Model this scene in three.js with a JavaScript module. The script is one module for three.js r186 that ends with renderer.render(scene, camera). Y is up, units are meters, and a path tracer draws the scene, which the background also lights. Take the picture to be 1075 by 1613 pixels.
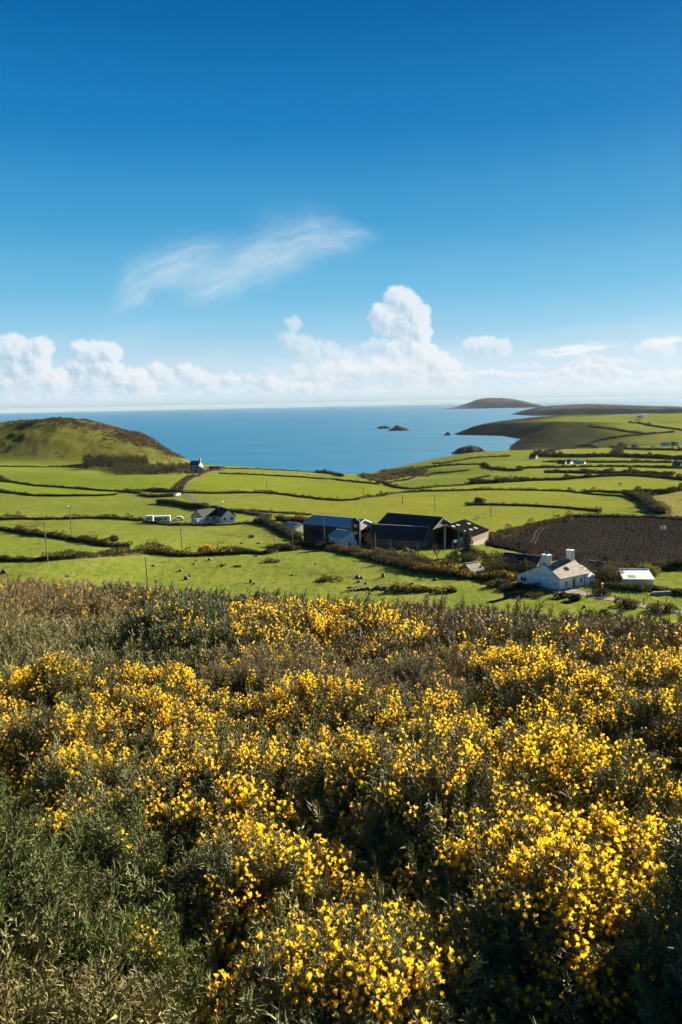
import * as THREE from 'three';
import { MarchingCubes } from 'three/addons/objects/MarchingCubes.js';
import { RoundedBoxGeometry } from 'three/addons/geometries/RoundedBoxGeometry.js';
import { mergeGeometries } from 'three/addons/utils/BufferGeometryUtils.js';

// ---------------------------------------------------------------- camera, exposure, sun
const EYE = 110;                                  // the eye is 110 m above the sea
const EXPOSURE = 5.2;
const SUN_AZ = 45, SUN_EL = 17.5;                 // degrees right of the view, degrees up
const scene = new THREE.Scene();
const camera = new THREE.PerspectiveCamera(65, 682 / 1024, 0.1, 120000);
camera.position.set(0, EYE, 0);
camera.rotation.order = 'YXZ';
camera.rotation.set(-7.69 * Math.PI / 180, 0, -1.15 * Math.PI / 180);
camera.focus = 7; camera.userData.fStop = 22;         // the nearest shoots are a little soft
camera.updateMatrixWorld(true);
const renderer = new THREE.WebGLRenderer({ antialias: true });
renderer.setSize(682, 1024);
renderer.toneMapping = THREE.LinearToneMapping;
renderer.toneMappingExposure = EXPOSURE;
renderer.shadowMap.enabled = true;
const rad = Math.PI / 180;
const sunDir = new THREE.Vector3(Math.sin(SUN_AZ * rad) * Math.cos(SUN_EL * rad), Math.sin(SUN_EL * rad), -Math.cos(SUN_AZ * rad) * Math.cos(SUN_EL * rad));
const sun = new THREE.DirectionalLight(new THREE.Color(1, 0.86, 0.66), 5);
sun.position.copy(sunDir).multiplyScalar(2000);
sun.castShadow = true;
Object.assign(sun.shadow.camera, { left: -900, right: 900, top: 900, bottom: -900, near: 1, far: 6000 });
sun.shadow.mapSize.set(4096, 4096);
sun.target.position.set(0, 60, -300);
sun.position.add(sun.target.position);
scene.add(sun, sun.target);

// ---------------------------------------------------------------- noise and chance
function mulberry(a) { return () => { a |= 0; a = a + 0x6D2B79F5 | 0; let t = Math.imul(a ^ a >>> 15, 1 | a); t = t + Math.imul(t ^ t >>> 7, 61 | t) ^ t; return ((t ^ t >>> 14) >>> 0) / 4294967296; }; }
const PERM = new Uint8Array(512); { const r = mulberry(7); const p = [...Array(256).keys()]; for (let i = 255; i > 0; i--) { const j = Math.floor(r() * (i + 1)); [p[i], p[j]] = [p[j], p[i]]; } for (let i = 0; i < 512; i++) PERM[i] = p[i & 255]; }
const GX = new Float32Array(256), GY = new Float32Array(256); for (let i = 0; i < 256; i++) { GX[i] = Math.cos(i * 2.399963); GY[i] = Math.sin(i * 2.399963); }
function noise(x, y) {                            // gradient noise, about -0.7 to 0.7
  const xi = Math.floor(x), yi = Math.floor(y), fx = x - xi, fy = y - yi, X = xi & 255, Y = yi & 255;
  const u = fx * fx * fx * (fx * (fx * 6 - 15) + 10), v = fy * fy * fy * (fy * (fy * 6 - 15) + 10);
  const a = PERM[PERM[X] + Y], b = PERM[PERM[X + 1] + Y], c = PERM[PERM[X] + Y + 1], d = PERM[PERM[X + 1] + Y + 1];
  const p = GX[a] * fx + GY[a] * fy, q = GX[b] * (fx - 1) + GY[b] * fy, r = GX[c] * fx + GY[c] * (fy - 1), s = GX[d] * (fx - 1) + GY[d] * (fy - 1);
  return p + (q - p) * u + (r - p + (p - q - r + s) * u) * v;
}
function fbm(x, y, o = 4, g = 0.5) { let s = 0, a = 1, n = 0; for (let i = 0; i < o; i++) { s += a * noise(x, y); n += a; x = x * 2.03 + 17.3; y = y * 2.03 - 9.1; a *= g; } return s / n * 1.5; }
function billow(x, y, o = 4) { let s = 0, a = 1, n = 0; for (let i = 0; i < o; i++) { s += a * (1 - 2.2 * Math.abs(noise(x, y))); n += a; x = x * 2.07 + 5.3; y = y * 2.07 - 3.7; a *= 0.5; } return s / n; }
const clamp = (x, a = 0, b = 1) => Math.min(b, Math.max(a, x));
const smooth = (a, b, x) => { const t = clamp((x - a) / (b - a)); return t * t * (3 - 2 * t); };
const mix = (a, b, t) => a + (b - a) * t;
function table(rows, x) { if (x <= rows[0][0]) return rows[0][1]; for (let i = 1; i < rows.length; i++) if (x <= rows[i][0]) { const [a, p] = rows[i - 1], [b, q] = rows[i]; return p + (q - p) * (x - a) / (b - a); } return rows[rows.length - 1][1]; }

// ---------------------------------------------------------------- the photograph's pixels as directions
const FOCAL = 806.5 / Math.tan(32.5 * rad);
const ray = (px, py) => new THREE.Vector3((px - 537.5) / FOCAL, -(py - 806.5) / FOCAL, -1).applyQuaternion(camera.quaternion).normalize();
const azel = (px, py) => { const d = ray(px, py); return [Math.atan2(d.x, -d.z) / rad, Math.asin(d.y) / rad]; };
const toPixel = (() => { const v = new THREE.Vector3(), q = camera.quaternion.clone().invert(); return (x, y, z) => { v.set(x, y - EYE, z).applyQuaternion(q); return v.z > -0.05 ? [-9999, -9999] : [537.5 + FOCAL * v.x / -v.z, 806.5 - FOCAL * v.y / -v.z]; }; })();

// ---------------------------------------------------------------- the sky: air and clouds
{
  const W = 4096, H = 2048, data = new Float32Array(W * H * 4);
  const air = [[-1, 0.34, 0.48, 0.52], [0.08, 0.34, 0.48, 0.52], [0.2, 0.46, 0.62, 0.69], [0.45, 0.51, 0.70, 0.79], [0.8, 0.52, 0.725, 0.845], [1.6, 0.50, 0.72, 0.86], [5, 0.30, 0.61, 0.82], [8.1, 0.15, 0.49, 0.76], [12.2, 0.06, 0.35, 0.66], [18, 0.012, 0.215, 0.53], [25, 0.003, 0.128, 0.385], [40, 0.001, 0.08, 0.31], [90, 0.001, 0.06, 0.25]];
  const airAt = (el) => { let i = 1; while (i < air.length - 1 && el > air[i][0]) i++; const a = air[i - 1], b = air[i], t = clamp((el - a[0]) / (b[0] - a[0])), s = t * t * (3 - 2 * t) * 0.4 + t * 0.6; return [mix(a[1], b[1], s), mix(a[2], b[2], s), mix(a[3], b[3], s)]; };
  // heaps of cumulus, each a list of [px, py, radius in pixels]
  const ppd = 22.3;
  const heap = (list, soft, seed) => ({ blobs: list.map(([px, py, r]) => { const [a, e] = azel(px, py); return [a, e, r / ppd]; }), soft, seed });
  const heaps = [
    heap([[628, 470, 20], [644, 478, 18], [655, 498, 22], [640, 510, 30], [664, 522, 18], [612, 505, 26], [600, 492, 16], [652, 545, 30], [668, 560, 24], [690, 572, 20], [630, 556, 22], [655, 580, 34], [610, 585, 30], [700, 588, 26]], 0.3, 3.1),
    heap([[462, 512, 15], [455, 535, 18], [475, 548, 24], [500, 560, 26], [520, 552, 16], [540, 572, 26]], 0.8, 9.4),
    heap([[500, 592, 46], [570, 590, 52], [640, 592, 56], [710, 598, 46], [430, 602, 40]], 1.3, 17.9),
    heap([[592, 545, 13], [604, 546, 13], [616, 546, 12], [578, 548, 11]], 0.3, 12.4),
    heap([[752, 548, 18], [770, 549, 19], [789, 549, 16], [740, 546, 12]], 0.3, 21.7),
    heap([[1030, 551, 18], [1046, 552, 16], [1014, 556, 15]], 0.35, 33.2),
    heap([[66, 548, 17], [50, 560, 24], [22, 556, 28], [60, 575, 18], [28, 580, 24], [50, 600, 34], [10, 604, 30], [85, 604, 24]], 0.35, 41.9),
    heap([[173, 556, 18], [150, 560, 22], [128, 550, 14], [160, 578, 26], [130, 580, 20], [180, 584, 16], [195, 600, 22], [150, 604, 34], [220, 606, 26]], 0.35, 52.3),
    heap([[250, 585, 16], [292, 582, 12], [310, 596, 18], [268, 600, 20], [330, 604, 16], [365, 600, 14]], 0.4, 61.5),
    heap([[430, 608, 15], [446, 612, 13], [466, 612, 14], [488, 612, 13], [510, 610, 11]], 0.35, 71.5),
    heap([[470, 584, 13], [520, 584, 15], [548, 582, 16], [570, 585, 13], [615, 584, 13], [635, 585, 11]], 0.35, 81.5),
  ];
  for (const h of heaps) h.foot = Math.min(...h.blobs.map((b) => b[1] - b[2])), h.box = [Math.min(...h.blobs.map((b) => b[0] - b[2] * 1.7)), Math.max(...h.blobs.map((b) => b[0] + b[2] * 1.7)), Math.min(...h.blobs.map((b) => b[1] - b[2] * 1.7)), Math.max(...h.blobs.map((b) => b[1] + b[2] * 1.7))];
  const heapAt = (h, az, el) => {
    let m = 0;
    for (const [a, e, r] of h.blobs) { const q = Math.hypot(az - a, (el - e) * 1.1) / r; if (q < 1.7) { const w = 1.25 - q; m = Math.max(m, w) + 0.18 * Math.max(0, Math.min(w, m)); } }
    return m;
  };
  const heapDensity = (h, az, el) => { const m = heapAt(h, az, el); return m <= 0 ? 0 : m - 0.10 + 0.5 * (billow(az * 1.1 + h.seed, el * 1.3 + h.seed, 5) - 0.55) + 0.3 * fbm(az * 2.6, el * 2.8 + h.seed, 4); };
  const [stAz, stEl] = azel(905, 551), [st2Az, st2El] = azel(1060, 536);
  // ice cloud drawn out by the wind: two streams, each [px, py, half width in pixels]
  const streams = [[[188, 496, 9], [204, 478, 17], [232, 440, 27], [275, 418, 30], [320, 400, 26], [372, 376, 16]], [[292, 474, 12], [330, 462, 20], [372, 440, 26], [415, 412, 34], [455, 388, 40], [500, 372, 34], [560, 372, 22], [612, 372, 10]], [[240, 448, 12], [320, 430, 22], [400, 410, 24], [470, 402, 20], [520, 388, 14]]].map((l) => l.map(([px, py, w]) => [...azel(px - 10, py + 2), w / ppd]));
  const wisp = (az, el) => {
    let sum = 0;
    const wa = az + 0.55 * fbm(az * 0.35 + 3, el * 0.5, 3), we = el + 0.5 * fbm(az * 0.4, el * 0.6 + 9, 3);
    streams.forEach((l, q) => {
      let best = 1e9, along = 0, wide = 1, off = 0, run = 0;
      for (let i = 1; i < l.length; i++) { const [ax, ay, w0] = l[i - 1], [bx, by, w1] = l[i], ux = bx - ax, uy = by - ay, len = Math.hypot(ux, uy), t = clamp(((wa - ax) * ux + (we - ay) * uy) / (len * len)), dx = wa - ax - ux * t, dy = we - ay - uy * t, d = Math.hypot(dx, dy); if (d < best) { best = d; along = run + t * len; wide = mix(w0, w1, t); off = (ux * dy - uy * dx) / len; } run += len; }
      const ends = smooth(-0.2, 2.2, along) * smooth(run + 0.3, run - 3.5, along) * 0.8 + 0.2;
      const body = Math.exp(-Math.pow(best / wide, 2) * 1.1), streak = 0.74 + 0.55 * fbm(along * 0.42 + q * 9, off * 2.6 + along * 0.25, 4) + 0.22 * fbm(along * 1.7, off * 7 + along * 0.5 + q * 4, 3);
      sum = 1 - (1 - sum) * (1 - clamp(body * Math.max(0, streak) * ends * (q === 2 ? 0.55 : 0.72)));
    });
    return Math.pow(sum, 1.15) * 0.88;
  };
  const bankTop = (az, b, s) => b + Math.max(0, -0.14 + 1.45 * fbm(az * 0.16 + s, s, 3) + 0.72 * billow(az * 0.55 + s * 3, s, 4));
  for (let j = 0; j < H; j++) {
    const el = ((j + 0.5) / H - 0.5) * 180;
    const base = airAt(el);
    for (let i = 0; i < W; i++) {
      const o = (j * W + i) * 4;
      if (el < -1) { data[o] = 0.065; data[o + 1] = 0.092; data[o + 2] = 0.1; data[o + 3] = 1; continue; }
      let az = ((i + 0.5) / W - 0.5) * 360 + 90; if (az > 180) az -= 360;
      let [r, g, b] = base;
      // forward scatter round the sun, strongest in the low air
      const cosg = Math.cos(el * rad) * Math.cos(SUN_EL * rad) * Math.cos((az - SUN_AZ) * rad) + Math.sin(el * rad) * Math.sin(SUN_EL * rad);
      const ga = Math.acos(clamp(cosg, -1, 1)) / rad;
      const glow = 1.25 * Math.exp(-ga / 13) * Math.exp(-Math.max(0, el) / 7.5) + 1.6 * Math.exp(-ga / 3.2);
      const warm = Math.exp(-Math.max(0, el) / 9); r += glow * mix(0.55, 0.98, warm); g += glow * mix(0.62, 0.80, warm); b += glow * 0.62;
      const low = Math.exp(-ga / 26);
      if (el < 12) {
        const white = [0.86 + 0.30 * low, 0.90 + 0.20 * low, 0.94 + 0.12 * low], grey = [0.40 + 0.75 * low, 0.59 + 0.52 * low, 0.72 + 0.36 * low];
        const lay = (a, lit) => { r = mix(r, mix(grey[0], white[0], lit), a); g = mix(g, mix(grey[1], white[1], lit), a); b = mix(b, mix(grey[2], white[2], lit), a); };
        // hazy veil over the horizon bank
        if (el < 6.5) lay(0.42 * smooth(6.0, 1.2, el + 1.3 * fbm(az * 0.12, el * 0.5 + 4, 3)) * (0.1 + 0.9 * smooth(0.1, 0.8, el)), 0.75);
        // rows of far cumulus with flat bases
        for (const [bs, seed, op] of [[2.2, 3.7, 0.62], [1.5, 31.9, 0.72], [0.8, 23.1, 0.6]]) {
          const wob = 0.16 * fbm(az * 2.6 + seed, el * 3.1, 3), top = bankTop(az + 0.5 * fbm(az * 1.2, el * 1.6 + seed, 3), bs, seed);
          const a = smooth(0, 0.16, top - el + wob) * smooth(-0.10, 0.12, el - bs + wob * 0.6) * smooth(0.02, 0.22, top - bs);
          if (a > 0.003) { const t2 = bankTop(az + 0.35 + 0.5 * fbm(az * 1.2, el * 1.6 + seed, 3), bs, seed); lay(a * op, clamp(0.30 + 0.72 * smooth(0.6, 0, top - el) + 0.6 * (top - t2) + 0.6 * fbm(az * 1.8, el * 2.4 + seed, 3))); }
        }
        for (const h of heaps) {
          if (az < h.box[0] || az > h.box[1] || el < h.box[2] || el > h.box[3]) continue;
          const d = heapDensity(h, az, el); if (d <= 0) continue;
          const d2 = heapAt(h, az + 0.45, el + 0.28), m = heapAt(h, az, el), bump = billow(az * 1.5 + h.seed, el * 1.7 + h.seed, 5) - billow((az + 0.12) * 1.5 + h.seed, (el + 0.1) * 1.7 + h.seed, 5);
          const edge = smooth(0.0, h.soft * 0.75, d), lit = clamp(0.70 + 1.25 * (m - d2) + 1.0 * bump - 0.35 * smooth(0.45, 1.1, m));
          const foot = smooth(h.foot - 0.2, h.foot + 2.2, el + 0.5 * fbm(az * 0.8, el * 0.8, 2));
          lay(edge * (h.soft > 1 ? 0.42 : h.soft > 0.6 ? 0.5 : 0.80) * (0.22 + 0.78 * foot), lit);
        }
        for (const [a0, e0, wa, we, k] of [[stAz, stEl, 3.4, 0.42, 1], [st2Az, st2El, 1.6, 0.25, 1], [azel(600, 575)[0], azel(600, 575)[1], 5, 0.5, 0.5]]) {
          const x = (az - a0) / wa, y = (el - e0 - (az - a0) * 0.07) / we;
          if (Math.abs(x) < 1.6 && Math.abs(y) < 3) lay(k * 0.85 * smooth(0.15, 0.75, Math.exp(-x * x * 1.4 - y * y) * (0.8 + 0.9 * fbm(az * 0.9, (el - az * 0.07) * 5, 4))), 0.95);
        }
      }
      if (Math.abs(az) < 26 && el > 3 && el < 17) { const w = wisp(az, el); if (w > 0.002) { r = mix(r, 0.62, w); g = mix(g, 0.78, w); b = mix(b, 0.88, w); } }
      data[o] = Math.max(0, r) / EXPOSURE; data[o + 1] = Math.max(0, g) / EXPOSURE; data[o + 2] = Math.max(0, b) / EXPOSURE; data[o + 3] = 1;
    }
  }
  const sky = new THREE.DataTexture(data, W, H, THREE.RGBAFormat, THREE.FloatType);
  sky.mapping = THREE.EquirectangularReflectionMapping; sky.magFilter = THREE.LinearFilter; sky.minFilter = THREE.LinearFilter; sky.needsUpdate = true;
  scene.background = sky; scene.environment = sky;
}

// ---------------------------------------------------------------- the lie of the land; d is metres ahead (-z)
const PLAIN = [[0, 77], [100, 75], [135, 74], [158, 73.3], [260, 67], [450, 60], [800, 45], [1100, 37.5], [1800, 26], [2600, 36], [3400, 42], [5000, 36]];
const RIDGE = [[-2200, 70], [-900, 88], [-600, 92], [-420, 95], [-373, 96.5], [-330, 98.5], [-308, 100.5], [-283, 98.5], [-262, 92.5], [-241, 86], [-223, 82.5], [-196, 73], [-176, 64], [-157, 55], [-120, 44]];
const COAST = [[-6000, 1300], [-1500, 1250], [-600, 1180], [-300, 1090], [-190, 985], [-150, 905], [-60, 868], [-14, 852], [4, 875], [-2, 940], [-4, 1040], [26, 1110], [85, 1165], [150, 1230], [220, 1310], [278, 1420], [292, 1560], [316, 1740], [400, 2010], [492, 2310], [475, 2520], [356, 2640], [352, 2720], [430, 2900], [640, 3200], [900, 3500], [1500, 3900], [6000, 4600]];
function coastDistance(x, d) {                    // positive on land
  let best = 1e9, side = 1;
  for (let i = 1; i < COAST.length; i++) {
    const [ax, ad] = COAST[i - 1], [bx, bd] = COAST[i], ux = bx - ax, ud = bd - ad, t = clamp(((x - ax) * ux + (d - ad) * ud) / (ux * ux + ud * ud));
    const qx = x - ax - ux * t, qd = d - ad - ud * t, q = qx * qx + qd * qd;
    if (q < best - 1e-9) { best = q; side = ux * (d - ad) - ud * (x - ax); }
  }
  return Math.sqrt(best) * (side < 0 ? 1 : -1);
}
const crest = (a) => table([[-0.5, 24], [-0.42, 21], [-0.25, 13], [0, 9.5], [0.25, 7], [0.42, 5.5], [0.7, 5.5]], a);
function plainHeight(x, d) {
  let e = table(PLAIN, d);
  e += 0.048 * Math.max(0, -x - 20) * smooth(300, 760, d) * (1 - smooth(900, 1400, d)) * (x < -400 ? 400 / -x : 1);
  e += 3.0 * smooth(-40, -70, x) * smooth(130, 175, d) * (1 - smooth(200, 330, d));
  e += 3.2 * fbm(x / 260 + 4, d / 260, 3) * smooth(300, 600, d) + 0.9 * fbm(x / 55, d / 55 + 8, 3) * smooth(110, 180, d);
  // the valley that runs down to the cove
  { const ax = 12, ad = 880, bx = 130, bd = 690, ux = bx - ax, ud = bd - ad, t = clamp(((x - ax) * ux + (d - ad) * ud) / (ux * ux + ud * ud)), q = Math.hypot(x - ax - ux * t, d - ad - ud * t); e -= 17 * (1 - 0.85 * t) * Math.exp(-q * q / 4200); }
  // the hollow behind the coastal fields, and the dark hill beyond it
  { const q = (d - 1520 - 0.12 * x) / 190; e -= 26 * Math.exp(-q * q) * (1 - smooth(520, 900, x)); const u = (x - 640) / 210, v = (d - 2250) / 420; e += 14 * Math.exp(-u * u - v * v); }
  e += 0.17 * fbm(x / 2.3, d / 2.3, 2) * smooth(105, 130, d) * (1 - smooth(330, 480, d));
  e -= 20 * Math.exp(-Math.pow((x - 5) / 150, 2)) * smooth(880, 980, d) * (1 - smooth(1300, 1500, d));
  // far headland swells
  e += 10 * fbm(x / 900 + 2, d / 700, 3) * smooth(1500, 2200, d);
  if (x < 0 && d > 500) { const r = table(RIDGE, x + 3 * fbm(d / 60, x / 60, 2)) - e, w = (d - 885) / (d < 885 ? 175 : 260), q = 1 - w * w; if (r > 0 && q > 0) e += r * q * q * (1.15 - 0.15 * q) + (2.2 * fbm(x / 28, d / 28, 4) + 0.5 * fbm(x / 5, d / 5, 2)) * q * smooth(0, 20, r); }
  return e;
}
function height(x, z) {
  const d = -z, rr = Math.hypot(x, d);
  let e = plainHeight(x, Math.max(d, 0));
  const sd = rr > 500 ? coastDistance(x, d) : 999;
  if (sd < 240) { const wob = 14 * fbm(x / 45, d / 45, 4); const wide = mix(mix(62, 36, smooth(960, 1040, rr)), 150, smooth(1450, 1800, rr)); e = mix(-9, e, Math.pow(smooth(-6, wide, sd + wob), wide > 100 ? 0.8 : 1)); }
  if (rr < 260) {
    const a = d > 1 ? clamp(x / d, -0.9, 0.9) : 0, c = crest(a);
    const dd = d < 0 ? d * 0.4 : d;
    let hill = EYE - 1.5 - 0.19 * dd - (dd > c ? 0.24 * (dd - c) * (1 - Math.exp(-(dd - c) / 6)) : 0);
    hill += 0.10 * noise(x * 0.6, d * 0.6) + 0.25 * noise(x * 0.16 + 3, d * 0.16) * smooth(4, 12, rr);
    const k = 2.5, hh = clamp(0.5 + 0.5 * (hill - e) / k);
    e = mix(e, hill, hh) + k * hh * (1 - hh);
  }
  return e;
}
const ground = (px, py) => {                      // where a line of sight meets the land
  const d = ray(px, py); let t = 60, last = 60;
  const f = (t) => EYE + d.y * t - height(d.x * t, d.z * t);
  for (; t < 9000; t += Math.max(0.6, t * 0.006)) { if (f(t) < 0) break; last = t; }
  for (let i = 0; i < 22; i++) { const m = (t + last) / 2; if (f(m) < 0) t = m; else last = m; }
  return new THREE.Vector3(d.x * t, height(d.x * t, d.z * t), d.z * t);
};
const onLevel = (px, py, y) => { const d = ray(px, py), t = (y - EYE) / d.y; return new THREE.Vector3(d.x * t, y, d.z * t); };

// ---------------------------------------------------------------- names, labels
const taken = new Map();
const numbered = (n) => { const k = taken.get(n) ?? 0; taken.set(n, k + 1); return k ? n + '_' + String(k).padStart(3, '0') : n; };
function thing(name, label, category, at = new THREE.Vector3(), turn = 0, group) {
  const o = new THREE.Group(); o.name = numbered(name); o.position.copy(at); o.rotation.y = turn; o.userData = { label, category }; if (group) o.userData.group = group; scene.add(o); return o;
}
function part(name, geometry, material, parent, kind) { const m = new THREE.Mesh(geometry, material); m.name = name; m.castShadow = m.receiveShadow = true; if (kind) m.userData.kind = kind; parent.add(m); return m; }
function single(name, label, category, geometry, material, at, turn = 0, group) { const m = new THREE.Mesh(geometry, material); m.name = numbered(name); m.castShadow = m.receiveShadow = true; m.userData = { label, category }; if (group) m.userData.group = group; if (at) m.position.copy(at); m.rotation.y = turn; scene.add(m); return m; }
function structure(name, label, geometry, material) { const m = new THREE.Mesh(geometry, material); m.name = numbered(name); m.castShadow = m.receiveShadow = true; m.userData = { kind: 'structure', label, category: name.split('_').pop() }; scene.add(m); return m; }
const lin = (r, g, b) => new THREE.Color().setRGB(r, g, b);
const std = (r, g, b, rough = 0.9, more = {}) => new THREE.MeshPhysicalMaterial({ color: lin(r, g, b), roughness: rough, ...more });

// a tileable grain texture around mid value; pat(u, v) in 0..1 periodic through a torus-free mirrored wrap
function grain(size, metres, pat, srgb = false) {
  const data = new Uint8Array(size * size * 4);
  for (let j = 0; j < size; j++) for (let i = 0; i < size; i++) {
    const x = i / size * metres, y = j / size * metres, u = i / size, v = j / size;
    const wx = smooth(0.8, 1, u), wy = smooth(0.8, 1, v);
    const f = (a, b) => pat(a, b);
    const c00 = f(x, y), c10 = wx ? f(x - metres, y) : c00, c01 = wy ? f(x, y - metres) : c00, c11 = wx && wy ? f(x - metres, y - metres) : wx ? c10 : c01;
    const c = [].concat(c00).map((q, k) => mix(mix(q, [].concat(c10)[k], wx), mix([].concat(c01)[k], [].concat(c11)[k], wx), wy));
    const o = (j * size + i) * 4;
    for (let k = 0; k < 3; k++) data[o + k] = clamp(c[k] ?? c[0]) * 255;
    data[o + 3] = 255;
  }
  const t = new THREE.DataTexture(data, size, size); t.wrapS = t.wrapT = THREE.RepeatWrapping; t.magFilter = THREE.LinearFilter; t.minFilter = THREE.LinearMipmapLinearFilter; t.generateMipmaps = true; if (srgb) t.colorSpace = THREE.SRGBColorSpace;
  t.repeat.set(1 / metres, 1 / metres); t.needsUpdate = true; return t;
}

// ---------------------------------------------------------------- the land
const inside = (poly, x, z) => { let c = false; for (let i = 0, j = poly.length - 1; i < poly.length; j = i++) { const a = poly[i], b = poly[j]; if ((a.z > z) !== (b.z > z) && x < (b.x - a.x) * (z - a.z) / (b.z - a.z) + a.x) c = !c; } return c; };
const patch = (...p) => p.map(([x, y]) => ground(x, y));
// fields whose sward or soil differs in colour from the rest
const FIELDS = [
  [patch([0, 742], [290, 752], [230, 774], [0, 755]), [0.112, 0.152, 0.022]],
  [patch([0, 760], [200, 776], [180, 781], [0, 774]), [0.135, 0.185, 0.02]],
  [patch([300, 775], [330, 742], [600, 762], [625, 770], [560, 785], [440, 776]), [0.135, 0.165, 0.022]],
  [patch([330, 790], [460, 780], [560, 789], [640, 777], [900, 775], [1000, 800], [905, 812], [770, 846], [560, 812], [420, 806]), [0.152, 0.168, 0.03]],
  [patch([625, 764], [650, 756], [780, 748], [800, 752], [740, 762], [650, 769]), [0.095, 0.125, 0.03]],
  [patch([650, 770], [810, 760], [900, 757], [1075, 758], [1075, 768], [900, 773], [700, 771]), [0.15, 0.175, 0.03]],
  [patch([1030, 778], [1080, 773], [1080, 818], [1046, 812]), [0.175, 0.16, 0.05]],
  [patch([840, 745], [1080, 750], [1080, 738], [830, 738]), [0.155, 0.17, 0.04]],
  [patch([845, 713], [968, 706], [968, 715], [850, 716]), [0.16, 0.165, 0.045]],
  [patch([980, 708], [1080, 709], [1080, 720], [990, 717]), [0.15, 0.165, 0.04]],
  [patch([925, 703], [1080, 684], [1080, 695], [1000, 705]), [0.15, 0.17, 0.04]],
];
const BRACKEN = [patch([561, 748], [600, 741], [672, 734], [674, 741], [630, 753], [598, 759])];
const MUD = [patch([428, 888], [500, 899], [560, 909], [640, 924], [632, 929], [550, 914], [490, 905], [428, 893]), patch([0, 826], [60, 822], [110, 826], [90, 832], [40, 830]), patch([700, 925], [880, 935], [930, 948], [760, 935]), patch([330, 843], [430, 832], [470, 838], [440, 848])];
function soil(x, z, steep) {
  const d = -z, rr = Math.hypot(x, d);
  const n1 = fbm(x / 60, d / 60, 3), n2 = fbm(x / 9 + 5, d / 9, 3), n3 = noise(x / 1.7, d / 2.3) + 0.6 * noise(x / 0.7, d / 0.8), n4 = noise(x / 0.35, d / 0.4);
  const c = [0.130, 0.160, 0.030];
  let tended = false;
  if (rr > 180) for (const [poly, col] of FIELDS) if (inside(poly, x, z)) { c[0] = col[0]; c[1] = col[1]; c[2] = col[2]; tended = true; break; }
  const blend = (col, t) => { t = clamp(t); for (let k = 0; k < 3; k++) c[k] = mix(c[k], col[k], t); };
  if (tended) { const lane = Math.sin((x * 0.8 + d * 0.6) * 0.33 + 1.2 * n1); blend([0.105, 0.145, 0.022], 0.28 * smooth(0.3, 1, lane)); }   // mower and roller lines
  const rough = tended ? 0.55 : 1;
  blend([0.175, 0.175, 0.045], 0.5 * rough * smooth(0, 0.7, n2 + 0.5 * n1));
  blend([0.072, 0.115, 0.016], 0.55 * rough * smooth(0.05, 0.8, -n2 + 0.5 * n1));
  if (!tended && rr < 420 && rr > 90) { blend([0.105, 0.085, 0.034], 0.75 * smooth(0.22, 0.62, fbm(x / 13 + 9, d / 5, 4) + 0.22 * n3 - 0.12 * smooth(200, 130, rr))); blend([0.08, 0.11, 0.024], 0.4 * smooth(0.1, 0.6, fbm(x / 5 + 3, d / 3, 3))); }
  for (const poly of MUD) if (rr < 420 && inside(poly, x, z)) blend([0.075, 0.06, 0.032], 0.75 * smooth(-0.1, 0.3, n2 + 0.3 * n3));
  if (x < 0 && d > 690) {                         // the headland hill: tussock, with heather and bracken towards the top
    const up = smooth(1, 7, table(RIDGE, x) > 40 ? height(x, z) - (table(PLAIN, d) + 0.048 * Math.max(0, -x - 20)) : 0);
    blend([0.094, 0.096, 0.024], up * 0.95); blend([0.125, 0.115, 0.036], up * 0.5 * smooth(0, 0.5, n2)); blend([0.06, 0.062, 0.018], up * 0.6 * smooth(0.1, 0.6, fbm(x / 14, d / 30, 3)));
    const base = table(PLAIN, d) + 0.048 * Math.max(0, -x - 20), part = (height(x, z) - base) / Math.max(8, table(RIDGE, x) - base);
    const heath = smooth(-0.05, 0.12, part - mix(1.1, mix(0.90, 0.74, smooth(-260, -200, x)), smooth(-375, -320, x)) + 0.30 * fbm(x / 26 + 1, d / 40, 3) + 0.12 * n2);
    blend([0.042, 0.033, 0.022], up * heath);
  }
  for (const poly of BRACKEN) if (rr > 500 && inside(poly, x, z)) blend([0.055, 0.052, 0.026], 0.9);
  if (rr > 1450) {                                // seaward slopes of far headland: heather, its colour darkened for shade; rough grazing
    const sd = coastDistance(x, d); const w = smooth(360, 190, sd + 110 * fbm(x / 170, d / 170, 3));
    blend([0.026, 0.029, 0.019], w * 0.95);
    blend([0.085, 0.095, 0.035], 0.6 * smooth(0.1, 0.5, fbm(x / 240 + 7, d / 160, 3)));
  }
  blend([0.075, 0.068, 0.055], smooth(0.55, 0.9, steep + 0.25 * n2));      // bare rock
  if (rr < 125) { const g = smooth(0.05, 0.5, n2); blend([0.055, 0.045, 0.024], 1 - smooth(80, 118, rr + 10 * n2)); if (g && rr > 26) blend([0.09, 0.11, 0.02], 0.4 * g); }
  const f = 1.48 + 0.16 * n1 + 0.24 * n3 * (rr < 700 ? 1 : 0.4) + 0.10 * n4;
  return [c[0] * f * (1 + 0.05 * n1), c[1] * f, c[2] * f];
}
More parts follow.
